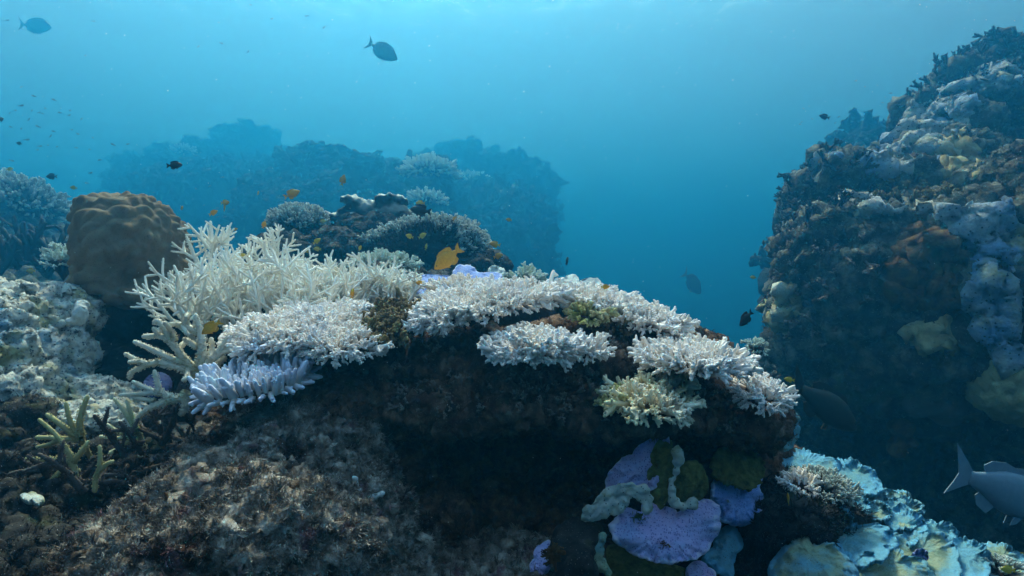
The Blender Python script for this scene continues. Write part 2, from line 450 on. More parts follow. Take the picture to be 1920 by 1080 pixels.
def proj(V):
    return np.stack([960 + V[:, 0] / V[:, 1] * FPX, 540 - V[:, 2] / V[:, 1] * FPX], 1)
def sdist(P, poly):
    """signed distance of points to a polygon, positive inside"""
    P = np.asarray(P); poly = np.array(poly, float); A = poly; B = np.roll(poly, -1, 0)
    best = np.full(len(P), 1e9); inside = np.zeros(len(P), bool)
    for a, b in zip(A, B):
        ab = b - a; t = np.clip(((P - a) @ ab) / (ab @ ab + 1e-9), 0, 1); q = a + t[:, None] * ab
        best = np.minimum(best, np.hypot(*(P - q).T))
        c = ((a[1] > P[:, 1]) != (b[1] > P[:, 1])) & (P[:, 0] < (b[0] - a[0]) * (P[:, 1] - a[1]) / (b[1] - a[1] + 1e-12) + a[0]); inside ^= c
    return np.where(inside, best, -best)
def crust(name, V, F, poly, thick, mat, label=None, cat=None, seed=0, edge=22, wig=30, wsc=9, knob=(0, 0), facing=0.0, up=-2, parent=None, dmax=99, rufl=0, group=None, holes=0, kind=None, rough=None, VR=None):
    """a living crust over part of a rock: the rock's own surface, raised, its edges diving into the rock"""
    base = V if VR is None else VR
    P = proj(V); N = vnormals(V, F)
    view = -V / np.linalg.norm(V, axis=1)[:, None]
    sd = sdist(P, poly) + wig * fbm(V, wsc, 4, .6, seed=seed)
    if holes: sd = np.minimum(sd, edge * 6 * (worley(V, wsc * 1.6, seed + 3) - holes))
    ok = (sd > -edge * 1.3) & ((N * view).sum(1) > facing) & (N[:, 2] > up) & (V[:, 1] < dmax)
    keep = ok[F].all(1); F2 = F[keep]
    if len(F2) == 0: print('EMPTY CRUST', name, label); return None
    lab = np.full(len(V), -1); lab[np.unique(F2)] = np.unique(F2)
    for _ in range(500):
        m_ = lab[F2].min(1); new = lab.copy(); np.minimum.at(new, F2.ravel(), np.repeat(m_, 4))
        if (new == lab).all(): break
        lab = new
    vals, cn = np.unique(lab[F2[:, 0]], return_counts=True); big = vals[(cn > 40) | (cn == cn.max())]
    FF = [F2[lab[F2[:, 0]] == q] for q in big]
    root = None
    if len(FF) > 1:
        root = empty(name, tuple(V[FF[int(np.argmax([len(f) for f in FF]))][:, 0]].mean(0))); tag(root, label, cat, group, kind); label = cat = group = kind = None; name = 'crust_patch'; parent = root
    for F2 in FF: o = _crust_piece(name, base, N, F2, sd, edge, thick, wsc, knob, seed, rough, mat, parent); tag(o, label, cat, group, kind)
    return root or o
def _crust_piece(name, V, N, F2, sd, edge, thick, wsc, knob, seed, rough, mat, parent):
    ids = np.unique(F2); mp = -np.ones(len(V), int); mp[ids] = np.arange(len(ids)); F2 = mp[F2]
    v = V[ids]; n = N[ids]; s = np.clip(sd[ids] / edge, -1.3, 1)
    es = np.sort(np.concatenate([F2[:, [0, 1]], F2[:, [1, 2]], F2[:, [2, 3]], F2[:, [3, 0]]]), 1)
    ue, uc = np.unique(es, axis=0, return_counts=True); border = np.zeros(len(ids), bool); border[ue[uc == 1].ravel()] = True
    # how far from the free border (in steps), so that every border dives into the rock
    step = np.where(border, 0., 8.); e = np.concatenate([F2[:, [0, 1]], F2[:, [1, 2]], F2[:, [2, 3]], F2[:, [3, 0]]])
    for _ in range(4):
        t_ = step.copy(); np.minimum.at(t_, e[:, 0], step[e[:, 1]] + 1); np.minimum.at(t_, e[:, 1], step[e[:, 0]] + 1); step = t_
    prof = np.minimum(np.where(s > 0, 1 - (1 - np.clip(s, 0, 1)) ** 2, s), step / 1.5 - 1)
    pc = np.clip(prof, 0, 1)
    h = thick * prof + pc * thick * .5 * fbm(v, wsc * 3, 3, seed=seed + 2)
    if knob[0]: h = h + pc * knob[1] * (.75 - worley(v, knob[0], seed)) + pc * knob[1] * .45 * (.6 - worley(v, knob[0] * 2.3, seed + 1))
    v = v + n * h[:, None]
    if rough: v = v + (pc * .8 + .2)[:, None] * rough[1] * np.stack([fbm(v, rough[0], 3, .7, seed=seed + k) for k in (1, 2, 3)], 1)
    return mesh_np(name, v, F2, mat, parent, cols=pc)

def snap(V, px, py, r=10, q=.15):
    """depth of a rock's near surface where it shows at a pixel"""
    P = proj(V); m = np.hypot(P[:, 0] - px, P[:, 1] - py) < r
    return float(np.quantile(V[m, 1], q)) if m.any() else None

def plate(name, outline, d0, gx, gy, cup, mat, label=None, cat='plate coral', centre=None, thick=.008, wave=.01, parent=None, seed=0, back=None, rimc=1.0, group=None, seg=120, rings=16, lobes=.03, roll=0.0, fine=0.0015, ruf=0.0):
    """a leaf of foliose coral: an outline (star-shaped round its centre) on its own tilted plane, cupped, rippled and of real thickness"""
    O = np.array(outline, float); c = np.array(centre) if centre else O.mean(0)
    ang = np.arctan2(O[:, 1] - c[1], O[:, 0] - c[0]); rad = np.hypot(*(O - c).T); k = np.argsort(ang); ang, rad = ang[k], rad[k]
    th = np.linspace(-np.pi, np.pi, seg, endpoint=False); rr = np.interp(th, np.r_[ang - 2 * np.pi, ang, ang + 2 * np.pi], np.r_[rad, rad, rad])
    for _ in range(3): rr = .5 * rr + .25 * (np.roll(rr, 1) + np.roll(rr, -1))
    q = np.stack([np.cos(th) * 2, np.sin(th) * 2, np.full(seg, seed * 1.9)], 1)
    rr = rr * (1 + lobes * fbm(q, 2.2, 4, .6, seed=seed) * 3)
    rows = []; tones = []; R0 = float(rr.mean())
    dirs = Vector((0, 1, 0))
    def pos(f, off):
        px = c[0] + np.cos(th) * rr * f; py = c[1] + np.sin(th) * rr * f
        g_ = np.stack([(px - c[0]) / R0, (py - c[1]) / R0, np.full(seg, seed * 1.3)], 1)
        w = wave * (.25 + .75 * f ** 1.5) * fbm(g_, 1.1, 4, seed=seed + 5) * 2
        w = w + ruf * f ** 4 * fbm(q * 1.0, 5, 2, seed=seed + 9) * 2
        D = d0 + gx * (px - c[0]) + gy * (py - c[1]) + cup * f ** 2 + w - roll * np.clip((f - .85) / .15, 0, 1) ** 2
        P = np.stack([(px - 960) / FPX * D, D, (540 - py) / FPX * D], 1)
        P[:, 1] += off
        return P
    fs = [0.03] + [((k + 1) / rings) for k in range(rings)]
    fs = [f ** .8 for f in fs]
    up = (540 - c[1])
    nrm = Vector((-gx * FPX / d0 * -1, -1, 0))
    # offset direction: away from the viewer and along the plane's normal
    tilt = gy * FPX / d0     # how fast depth grows per unit height (downwards positive)
    nv = np.array([gx * FPX / d0, 1.0, -0.0]); nv = np.array([-gx * FPX / d0, 1.0, tilt]); nv /= np.linalg.norm(nv)
    for f in fs: rows.append(pos(f, 0)); tones.append(np.full(seg, f))
    e = pos(1.006, 0) + nv * thick * .5; rows.append(e); tones.append(np.full(seg, 1.0))
    for f in reversed(fs): rows.append(pos(f, 0) + nv * thick * (2.2 - 1.2 * f)); tones.append(np.full(seg, f))
    V = np.concatenate(rows); m = len(rows)
    N0 = fbm(V, 55, 3, .6, seed=seed) * fine; V = V - np.outer(N0, nv)
    i = np.arange(m * seg).reshape(m, seg); j = np.roll(i, -1, 1)
    F = np.stack([i[:-1], i[1:], j[1:], j[:-1]], -1).reshape(-1, 4)
    caps = [list(range(seg - 1, -1, -1))[::-1], list(range((m - 1) * seg, m * seg))[::-1]]
    Fl = [list(map(int, f)) for f in F] + caps
    o = mesh_np(name, V, Fl, mat, parent, cols=np.concatenate(tones) * rimc); tag(o, label, cat, group)
    return o

def turf(name, V, F, n, mat, parent, poly=None, size=(.008, .02), seed=0, facing=-.2, dens=None, blades=3, width=.12, up=.6):
    """short algae turf growing out of a rock: one mass of narrow blades"""
    rs = np.random.RandomState(seed)
    N = vnormals(V, F); view = -V / np.linalg.norm(V, axis=1)[:, None]
    ok = (N * view).sum(1) > facing
    if poly is not None: ok &= sdist(proj(V), poly) > 0
    ok &= fbm(V, 10, 3, seed=seed) + .5 * fbm(V, 40, 2, seed=seed) > (-.15 if dens is None else dens)
    ids = np.where(ok)[0]
    if len(ids) == 0: return None
    ids = rs.choice(ids, n); ids = np.repeat(ids, blades); m = len(ids)
    L = rs.uniform(size[0], size[1], m) * (0.6 + .8 * np.clip(fbm(V[ids], 30, 2, seed=seed + 1) + .5, 0, 1))
    P = V[ids] + rs.normal(size=(m, 3)) * .003 - N[ids] * .002
    D = N[ids] + rs.normal(size=(m, 3)) * up; D /= np.linalg.norm(D, axis=1)[:, None]
    S = np.cross(D, rs.normal(size=(m, 3))); S /= np.linalg.norm(S, axis=1)[:, None] + 1e-9
    w = (L * width)[:, None]; L = L[:, None]; bend = rs.normal(size=(m, 3)) * .35 * L
    a = P - S * w; b = P + S * w; c = P + D * L * .6 + S * w * .8 + bend * .4; e = P + D * L * .6 - S * w * .8 + bend * .4; t = P + D * L + bend
    Vt = np.stack([a, b, c, e, t + S * w * .2, t - S * w * .2], 1).reshape(-1, 3); i = np.arange(m)[:, None] * 6
    Fq = np.concatenate([i + np.array([0, 1, 2, 3]), i + np.array([3, 2, 4, 5])])
    o = mesh_np(name, Vt, Fq, mat, parent, smooth=False, cols=np.tile([0, 0, .6, .6, 1, 1], m))
    o['kind'] = 'stuff'
    return o
# ================================================================ materials of the reef
M = {}
M['rock'] = organic('algae_rock', [(.3, (.014, .009, .007)), (.46, (.09, .052, .034)), (.60, (.22, .135, .09)), (.78, (.46, .36, .29))], 26, patches=[(9, .60, (.045, .014, .008), .06), (14, .66, (.04, .045, .012), .05)], speck=(170, .10, (.30, .28, .25)), bump=.9, bscale=140, bdist=.006)
M['rock_light'] = organic('turf_rock', [(.26, (.035, .027, .021)), (.40, (.14, .11, .085)), (.53, (.36, .31, .26)), (.70, (.72, .67, .60))], 34, patches=[(8, .60, (.05, .02, .012), .07), (11, .70, (.05, .05, .02), .05), (15, .64, (.24, .12, .14), .05)], speck=(120, .085, (.65, .65, .65)), bump=1.0, bscale=160, bdist=.007)
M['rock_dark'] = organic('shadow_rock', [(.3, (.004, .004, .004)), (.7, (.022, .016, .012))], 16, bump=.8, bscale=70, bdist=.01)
M['rubble'] = organic('rubble', [(.3, (.008, .010, .012)), (.55, (.03, .03, .03)), (.8, (.12, .12, .11))], 24, patches=[(12, .62, (.03, .035, .012), .06)], speck=(150, .09, (.3, .32, .32)), bump=.9, bscale=130, bdist=.006)
M['wall'] = organic('reef_wall', [(.3, (.012, .014, .013)), (.47, (.06, .065, .058)), (.6, (.20, .21, .17)), (.8, (.42, .44, .38))], 9, patches=[(2.2, .58, (.05, .032, .020), .07), (3.5, .62, (.09, .11, .06), .06)], speck=(48, .09, (.4, .42, .4)), bump=1.0, bscale=34, bdist=.03)
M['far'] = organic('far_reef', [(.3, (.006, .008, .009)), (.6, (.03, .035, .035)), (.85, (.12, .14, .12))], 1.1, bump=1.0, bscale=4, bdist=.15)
M['white'] = organic('bleached_branch', [(.3, (.60, .58, .60)), (.5, (.74, .70, .68)), (.7, (.82, .77, .70))], 14, patches=[(9, .60, (.66, .70, .86), .1), (11, .64, (.78, .66, .52), .08)], bump=.35, bscale=420, bdist=.0012, tip=None, rough=.7)
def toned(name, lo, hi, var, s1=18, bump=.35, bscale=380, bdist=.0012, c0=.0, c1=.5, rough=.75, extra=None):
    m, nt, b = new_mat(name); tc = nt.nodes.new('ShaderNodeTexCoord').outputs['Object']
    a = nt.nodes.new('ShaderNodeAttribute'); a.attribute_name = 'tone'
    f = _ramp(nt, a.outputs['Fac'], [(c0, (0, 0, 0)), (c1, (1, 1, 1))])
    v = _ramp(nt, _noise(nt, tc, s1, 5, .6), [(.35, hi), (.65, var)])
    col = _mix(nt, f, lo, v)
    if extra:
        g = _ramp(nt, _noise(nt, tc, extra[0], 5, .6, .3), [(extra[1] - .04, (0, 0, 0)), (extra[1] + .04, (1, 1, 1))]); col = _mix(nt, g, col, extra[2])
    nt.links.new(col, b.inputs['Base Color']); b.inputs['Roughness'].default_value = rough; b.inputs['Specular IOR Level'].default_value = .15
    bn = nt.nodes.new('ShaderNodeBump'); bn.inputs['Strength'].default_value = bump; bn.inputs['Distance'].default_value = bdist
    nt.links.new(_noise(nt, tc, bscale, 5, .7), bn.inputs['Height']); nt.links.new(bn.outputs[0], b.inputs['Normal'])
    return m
def rimmed(name, base, s1, rim, r0, patches=(), speck=None, bump=.6, bscale=150, bdist=.004, ridge=None):
    m = organic(name, base, s1, patches, speck, bump, bscale, bdist, .75); nt = m.node_tree; b = [n for n in nt.nodes if n.type == 'BSDF_PRINCIPLED'][0]
    src = b.inputs['Base Color'].links[0].from_socket; tc = [n for n in nt.nodes if n.type == 'TEX_COORD'][0].outputs['Object']
    a = nt.nodes.new('ShaderNodeAttribute'); a.attribute_name = 'tone'
    ad = nt.nodes.new('ShaderNodeMath'); ad.operation = 'ADD'; nt.links.new(a.outputs['Fac'], ad.inputs[0])
    mu = nt.nodes.new('ShaderNodeMath'); mu.operation = 'MULTIPLY_ADD'; nt.links.new(_noise(nt, tc, 22, 5, .65), mu.inputs[0]); mu.inputs[1].default_value = .9; mu.inputs[2].default_value = -.45
    nt.links.new(mu.outputs[0], ad.inputs[1])
    f = _ramp(nt, ad.outputs[0], [(r0, (0, 0, 0)), (min(1, r0 + .12), (1, 1, 1))])
    nt.links.new(_mix(nt, f, src, rim), b.inputs['Base Color'])
    return m
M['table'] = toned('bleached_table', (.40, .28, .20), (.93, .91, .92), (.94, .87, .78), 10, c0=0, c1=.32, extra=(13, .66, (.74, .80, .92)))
M['table_cream'] = toned('cream_table', (.30, .22, .10), (.84, .80, .68), (.70, .66, .36), 9, c0=0, c1=.5)
M['table_olive'] = toned('olive_table', (.06, .04, .02), (.30, .24, .10), (.12, .08, .05), 16, c0=.1, c1=.9)
M['table_lime'] = toned('lime_table', (.10, .12, .02), (.45, .46, .12), (.70, .64, .40), 16, c0=.1, c1=.9)
M['table_dead'] = toned('overgrown_table', (.07, .045, .035), (.22, .17, .14), (.42, .37, .33), 22, c0=.2, c1=1.0)
M['blue_finger'] = toned('blue_finger', (.62, .58, .52), (.68, .80, .95), (.68, .72, .94), 12, c0=.0, c1=.62, bump=.2, extra=(20, .64, (.60, .82, .92)))
M['plate_under'] = organic('plate_underside', [(.3, (.02, .012, .008)), (.7, (.10, .06, .04))], 40, bump=.7, bscale=150, bdist=.004)
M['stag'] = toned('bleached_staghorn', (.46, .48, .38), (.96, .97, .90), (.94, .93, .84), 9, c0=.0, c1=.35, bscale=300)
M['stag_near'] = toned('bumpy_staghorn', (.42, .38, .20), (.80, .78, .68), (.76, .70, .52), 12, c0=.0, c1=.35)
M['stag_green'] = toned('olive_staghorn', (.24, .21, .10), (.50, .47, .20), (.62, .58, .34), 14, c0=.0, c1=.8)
M['stag_pale'] = toned('pale_green_staghorn', (.30, .34, .14), (.58, .62, .36), (.74, .74, .56), 14, c0=.0, c1=.8)
M['stag_dead'] = toned('dead_staghorn', (.02, .016, .014), (.07, .055, .05), (.14, .12, .11), 30, c0=.0, c1=.9, bump=.8, bscale=160, bdist=.004)
M['brown'] = organic('lobed_brown_coral', [(.3, (.12, .088, .050)), (.55, (.19, .142, .085)), (.75, (.26, .205, .13))], 9, patches=[(5, .62, (.16, .14, .10), .1), (30, .72, (.07, .05, .03), .04)], speck=(150, .16, (.07, .05, .03)), bump=.7, bscale=110, bdist=.004, rough=.9)
M['crust_white'] = organic('bleached_crust', [(.32, (.12, .15, .16)), (.43, (.46, .50, .48)), (.54, (.74, .78, .72)), (.75, (.84, .84, .74))], 42, patches=[(6, .56, (.34, .52, .66), .07), (9, .60, (.46, .46, .26), .06), (16, .66, (.05, .07, .08), .03)], speck=(85, .20, (.10, .15, .19)), bump=1.0, bscale=100, bdist=.010)
M['crust_wall'] = organic('wall_crust', [(.28, (.16, .22, .26)), (.38, (.50, .58, .62)), (.50, (.82, .88, .88)), (.75, (.92, .94, .88))], 13, patches=[(2.4, .54, (.30, .52, .84), .10), (3.4, .60, (.58, .58, .36), .08), (9, .66, (.08, .10, .10), .03)], speck=(30, .16, (.08, .12, .16)), bump=1.0, bscale=30, bdist=.07)
M['crust_yellow'] = organic('ochre_crust', [(.3, (.18, .16, .08)), (.5, (.42, .36, .18)), (.75, (.70, .64, .42))], 7, patches=[(3, .60, (.60, .64, .60), .07)], speck=(36, .10, (.10, .09, .06)), bump=.8, bscale=40, bdist=.02)
M['brown_clump'] = organic('brown_clump', [(.3, (.04, .02, .01)), (.55, (.16, .085, .035)), (.8, (.34, .21, .09))], 14, patches=[(3, .62, (.10, .11, .04), .05)], bump=.9, bscale=60, bdist=.02)
M['lavender'] = rimmed('lavender_plate', [(.3, (.44, .38, .78)), (.5, (.54, .48, .86)), (.7, (.62, .56, .90))], 16, (.72, .70, .94), .93, patches=[(7, .55, (.34, .46, .80), .12), (9, .64, (.60, .40, .72), .08), (26, .70, (.20, .19, .16), .03)], speck=(170, .28, (.24, .22, .56)), bump=1.0, bscale=150, bdist=.005)
M['blue_plate'] = rimmed('blue_plate', [(.3, (.20, .34, .78)), (.6, (.32, .44, .86)), (.8, (.42, .50, .86))], 14, (.52, .62, .92), .93, patches=[(24, .68, (.18, .20, .18), .04)], speck=(170, .26, (.14, .22, .58)), bump=1.0, bscale=150, bdist=.005)
M['cyan_plate'] = rimmed('cyan_rimmed_plate', [(.3, (.09, .27, .35)), (.5, (.14, .32, .36)), (.75, (.25, .34, .28))], 12, (.13, .38, .56), .62, patches=[(9, .50, (.12, .33, .47), .1)], speck=(150, .16, (.10, .15, .14)), bump=1.0, bscale=80, bdist=.007)
M['cream_plate'] = rimmed('cream_plate', [(.3, (.15, .23, .17)), (.5, (.25, .32, .22)), (.75, (.36, .41, .30))], 12, (.15, .38, .52), .74, patches=[(10, .55, (.14, .34, .44), .08)], speck=(150, .16, (.12, .14, .09)), bump=1.0, bscale=80, bdist=.007)
M['olive_turf'] = organic('olive_turf', [(.3, (.05, .06, .015)), (.55, (.17, .18, .05)), (.8, (.34, .33, .14))], 50, bump=1.0, bscale=260, bdist=.006)
M['white_rim'] = organic('white_rim', [(.3, (.46, .56, .58)), (.6, (.62, .68, .66)), (.8, (.66, .64, .50))], 22, speck=(200, .12, (.12, .12, .12)), bump=.6, bscale=200, bdist=.003)
M['deep_blue'] = organic('deep_blue_plate', [(.3, (.015, .03, .11)), (.7, (.035, .06, .19))], 14, bump=.5, bscale=120, bdist=.003)
M['sponge'] = organic('grey_sponge', [(.3, (.07, .08, .08)), (.6, (.15, .15, .14)), (.8, (.2, .17, .13))], 5, speck=(26, .08, (.02, .02, .02)), bump=.8, bscale=40, bdist=.02)
M['bommie_yellow'] = organic('yellow_boulder_coral', [(.3, (.22, .20, .10)), (.6, (.42, .40, .22)), (.8, (.52, .5, .3))], 6, speck=(40, .1, (.12, .12, .08)), bump=.8, bscale=40, bdist=.02)
M['lip'] = organic('fleshy_lip', [(.3, (.26, .32, .34)), (.55, (.50, .55, .52)), (.8, (.60, .60, .46))], 24, patches=[(13, .55, (.26, .26, .12), .06)], speck=(110, .14, (.05, .05, .06)), bump=.8, bscale=150, bdist=.004)
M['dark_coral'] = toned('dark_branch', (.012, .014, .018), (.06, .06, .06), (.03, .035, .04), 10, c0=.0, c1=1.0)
M['rimwhite'] = toned('pale_tips_lit_tops', (.02, .025, .03), (.62, .68, .62), (.5, .55, .5), 12, c0=.1, c1=.8)
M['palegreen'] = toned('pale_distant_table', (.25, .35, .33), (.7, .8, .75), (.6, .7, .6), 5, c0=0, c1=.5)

ROCK = [('n', 5, .05), ('r', 12, .03), ('w', 20, .022), ('w', 42, .014), ('n', 45, .014), ('v', 75, .018)]
# ================================================================ the middle block of rock under the tables
main, mV, mF = rock('reef_rock', [
    Bp(800, 668, 1.94, 340, 32, .34), Bp(1130, 664, 1.94, 230, 42, .33), Bp(1300, 724, 1.82, 120, 24, .2),
    Bp(1000, 708, 1.90, 430, 52, .30), Bp(900, 748, 1.73, 260, 42, .24), Bp(1180, 762, 1.73, 220, 36, .24), Bp(1370, 785, 1.70, 80, 32, .18),
    Bp(650, 740, 1.76, 150, 56, .28), Bp(1400, 765, 1.72, 50, 24, .13),
    Bp(980, 900, 2.35, 520, 230, .30), Bp(1280, 960, 2.1, 150, 190, .30), Bp(560, 800, 1.9, 170, 120, .3), Bp(1370, 860, 2.0, 60, 110, .2),
    Bp(820, 900, 2.05, 120, 170, .2), Bp(1100, 905, 2.0, 120, 30, .14, 0, -12), Bp(770, 860, 1.76, 60, 90, .14), Bp(800, 980, 1.70, 80, 60, .14), Bp(930, 950, 1.86, 90, 50, .12), Bp(990, 860, 1.95, 70, 30, .1), Bp(1060, 1000, 1.85, 70, 50, .12)],
    .0075, ROCK, M['rock'], 'dark brown overhanging rock ledge with a deep cave, under the white table corals', 'reef rock', soft=5, seed=3)
slope, sV, sF = rock('turf_boulder', [
    Bp(500, 1010, 1.38, 250, 150, .32), Bp(580, 860, 1.58, 130, 110, .28), Bp(310, 1060, 1.25, 160, 100, .22), Bp(640, 960, 1.50, 70, 120, .22),
    Bp(470, 880, 1.56, 110, 70, .2), Bp(650, 790, 1.72, 90, 70, .2), Bp(690, 1075, 1.40, 120, 60, .2)],
    .0062, [('n', 6, .05), ('r', 13, .034), ('w', 26, .022), ('n', 60, .016), ('v', 100, .018)], M['rock_light'],
    'big speckled grey-brown boulder furred with algae turf, sloping up below the blue finger coral', 'boulder', soft=5, seed=11)
apron, aV, aF = rock('low_rock', [Bp(850, 1085, 1.55, 190, 55, .25), Bp(960, 1090, 1.5, 130, 35, .2), Bp(760, 1060, 1.6, 90, 60, .2)],
    .007, ROCK, M['rock_light'], 'low brown rock along the foot of the cave, left of the lavender plates', 'rock', seed=5)
left, lV, lF = rock('rubble_mound', [
    Bp(70, 1000, 1.45, 150, 110, .3), Bp(190, 930, 1.65, 150, 90, .3), Bp(60, 890, 1.6, 130, 60, .3), Bp(330, 880, 1.8, 150, 90, .3), Bp(60, 1070, 1.2, 90, 60, .2), Bp(150, 1060, 1.25, 70, 60, .2),
    Bp(380, 800, 1.85, 90, 70, .2), Bp(10, 840, 1.65, 90, 60, .2), Bp(240, 1000, 1.6, 120, 110, .2)],
    .007, [('n', 6, .05), ('r', 16, .03), ('w', 22, .03), ('n', 60, .012), ('v', 100, .010)], M['rubble'],
    'dark knobbly rubble mound under the olive staghorn corals', 'rubble mound', soft=3, seed=21)
corner, cV, cF = rock('mossy_rock', [Bp(1450, 965, 1.75, 90, 38, .16), Bp(1400, 1070, 1.8, 110, 70, .2), Bp(1480, 1000, 1.9, 120, 90, .2)], .007, ROCK, M['rubble'],
    'dark grey mossy rock between the lavender plates and the blue-green plates', 'rock', seed=31)
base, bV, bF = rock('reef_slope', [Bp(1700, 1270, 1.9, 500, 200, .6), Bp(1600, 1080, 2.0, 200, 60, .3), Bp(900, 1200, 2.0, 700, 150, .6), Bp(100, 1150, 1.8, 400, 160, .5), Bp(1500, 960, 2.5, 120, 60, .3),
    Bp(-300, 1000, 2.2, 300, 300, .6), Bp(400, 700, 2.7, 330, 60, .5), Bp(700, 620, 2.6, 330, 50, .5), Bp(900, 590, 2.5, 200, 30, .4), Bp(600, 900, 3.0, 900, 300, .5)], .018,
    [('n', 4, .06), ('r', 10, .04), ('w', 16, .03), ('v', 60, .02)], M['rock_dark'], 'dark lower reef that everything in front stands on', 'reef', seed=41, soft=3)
turf('algae_turf', mV, mF, 60000, M['rock'], main, seed=1, size=(.003, .009), width=.12)
turf('algae_turf', sV, sF, 90000, M['rock_light'], slope, seed=2, size=(.003, .009), width=.14)
turf('algae_turf', aV, aF, 8000, M['rock_light'], apron, seed=3, size=(.005, .012))
turf('algae_turf', lV, lF, 22000, M['rubble'], left, seed=4, size=(.003, .010))
turf('algae_turf', cV, cF, 9000, M['rubble'], corner, seed=5, size=(.008, .02))

# dead coral stubs hanging along the ledge
rng = random.Random(5)
N_ = vnormals(mV, mF); pp = proj(mV)
def stubs(name, poly, n, hgt, kind, mat, label, cat='dead coral', seed=0, V=None, N=None, wid=1.0, group=None):
    V = mV if V is None else V; N = N_ if N is None else N; pr = proj(V)
    view = -V / np.linalg.norm(V, axis=1)[:, None]
    ids = np.where((sdist(pr, poly) > 0) & ((N * view).sum(1) > 0.0))[0]
    if not len(ids): print('EMPTY', label); return
    rr = random.Random(seed); rs = np.random.RandomState(seed); ids = rs.choice(ids, n); acc = Acc()
    D = N[ids] * .8 + rs.normal(size=(n, 3)) * .35 + np.array([0, -.2, .25])
    scatter_fingers(acc, V[ids], D, rs.uniform(hgt * .5, hgt * 1.2, n), kind, rr, wid)
    o = acc.build(name, mat); tag(o, label, cat, group)
stubs('overgrown_coral', [(960, 700), (1130, 700), (1140, 790), (1000, 800), (940, 760)], 240, .028, 'bushy', M['table_dead'], 'grey-brown clump of dead branchlets on the ledge left of the cream coral', seed=1)
stubs('overgrown_coral', [(800, 640), (930, 680), (950, 780), (760, 790), (700, 720)], 320, .024, 'bushy', M['table_dead'], 'dark reddish dead branchlets on the middle of the ledge above the cave', seed=2)
stubs('overgrown_coral', [(1140, 620), (1230, 640), (1220, 690), (1140, 680)], 150, .022, 'bushy', M['table_dead'], 'small grey dead coral between the middle and right white tables', seed=3)
stubs('overgrown_coral', [(1290, 740), (1400, 700), (1450, 760), (1400, 800), (1300, 800)], 200, .026, 'bushy', M['table_dead'], 'dark dead branchlets under the small white table at the ledge tip', seed=4)

# ================================================================ white table corals on top
T = [M['table'], M['plate_under']]; TC = [M['table_cream'], M['plate_under']]
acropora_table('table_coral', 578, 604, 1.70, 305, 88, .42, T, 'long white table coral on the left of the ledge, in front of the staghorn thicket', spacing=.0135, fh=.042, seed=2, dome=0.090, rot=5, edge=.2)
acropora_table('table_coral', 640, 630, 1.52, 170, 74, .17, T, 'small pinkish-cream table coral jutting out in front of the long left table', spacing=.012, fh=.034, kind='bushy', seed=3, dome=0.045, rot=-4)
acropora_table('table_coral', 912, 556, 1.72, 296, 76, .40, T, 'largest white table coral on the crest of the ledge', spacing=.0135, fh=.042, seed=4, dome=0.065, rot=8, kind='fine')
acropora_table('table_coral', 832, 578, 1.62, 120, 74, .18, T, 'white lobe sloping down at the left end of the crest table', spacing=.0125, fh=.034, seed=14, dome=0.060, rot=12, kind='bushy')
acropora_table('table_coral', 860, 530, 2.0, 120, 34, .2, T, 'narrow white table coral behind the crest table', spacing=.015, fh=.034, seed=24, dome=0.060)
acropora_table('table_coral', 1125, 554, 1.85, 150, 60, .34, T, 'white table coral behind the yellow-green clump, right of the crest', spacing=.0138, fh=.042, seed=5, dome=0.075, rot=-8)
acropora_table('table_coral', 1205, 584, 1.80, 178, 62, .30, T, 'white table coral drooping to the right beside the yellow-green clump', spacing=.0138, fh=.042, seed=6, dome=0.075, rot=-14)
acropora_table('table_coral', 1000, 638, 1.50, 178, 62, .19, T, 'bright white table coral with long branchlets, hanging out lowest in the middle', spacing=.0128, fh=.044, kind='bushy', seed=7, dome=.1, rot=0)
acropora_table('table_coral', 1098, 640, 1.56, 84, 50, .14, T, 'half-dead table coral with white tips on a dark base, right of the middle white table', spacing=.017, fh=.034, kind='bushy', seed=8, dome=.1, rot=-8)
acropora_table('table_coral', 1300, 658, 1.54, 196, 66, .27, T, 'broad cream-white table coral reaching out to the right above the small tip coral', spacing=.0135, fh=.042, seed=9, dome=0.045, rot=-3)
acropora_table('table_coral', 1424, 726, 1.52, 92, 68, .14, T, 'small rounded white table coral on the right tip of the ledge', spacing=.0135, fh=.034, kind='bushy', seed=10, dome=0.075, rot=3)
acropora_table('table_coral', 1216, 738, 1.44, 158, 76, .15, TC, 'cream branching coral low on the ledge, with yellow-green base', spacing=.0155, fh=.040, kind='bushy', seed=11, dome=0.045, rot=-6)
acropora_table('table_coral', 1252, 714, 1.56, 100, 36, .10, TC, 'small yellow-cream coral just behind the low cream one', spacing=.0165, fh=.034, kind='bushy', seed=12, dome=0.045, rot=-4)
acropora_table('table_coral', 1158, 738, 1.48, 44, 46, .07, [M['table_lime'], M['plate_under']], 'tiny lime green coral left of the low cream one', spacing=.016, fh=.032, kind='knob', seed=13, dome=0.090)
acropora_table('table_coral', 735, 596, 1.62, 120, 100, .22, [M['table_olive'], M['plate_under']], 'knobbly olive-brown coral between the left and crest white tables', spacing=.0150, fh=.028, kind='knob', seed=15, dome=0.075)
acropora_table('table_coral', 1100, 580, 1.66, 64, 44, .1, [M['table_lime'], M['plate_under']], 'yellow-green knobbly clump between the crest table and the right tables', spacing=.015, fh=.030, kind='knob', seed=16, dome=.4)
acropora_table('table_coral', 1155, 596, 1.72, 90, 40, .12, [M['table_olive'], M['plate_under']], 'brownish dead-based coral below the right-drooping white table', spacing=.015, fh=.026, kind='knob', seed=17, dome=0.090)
acropora_table('table_coral', 985, 516, 2.5, 76, 22, .2, [M['palegreen'], M['plate_under']], 'small pale green table coral peeping over the crest', spacing=.022, fh=.04, seed=18, dome=.35)
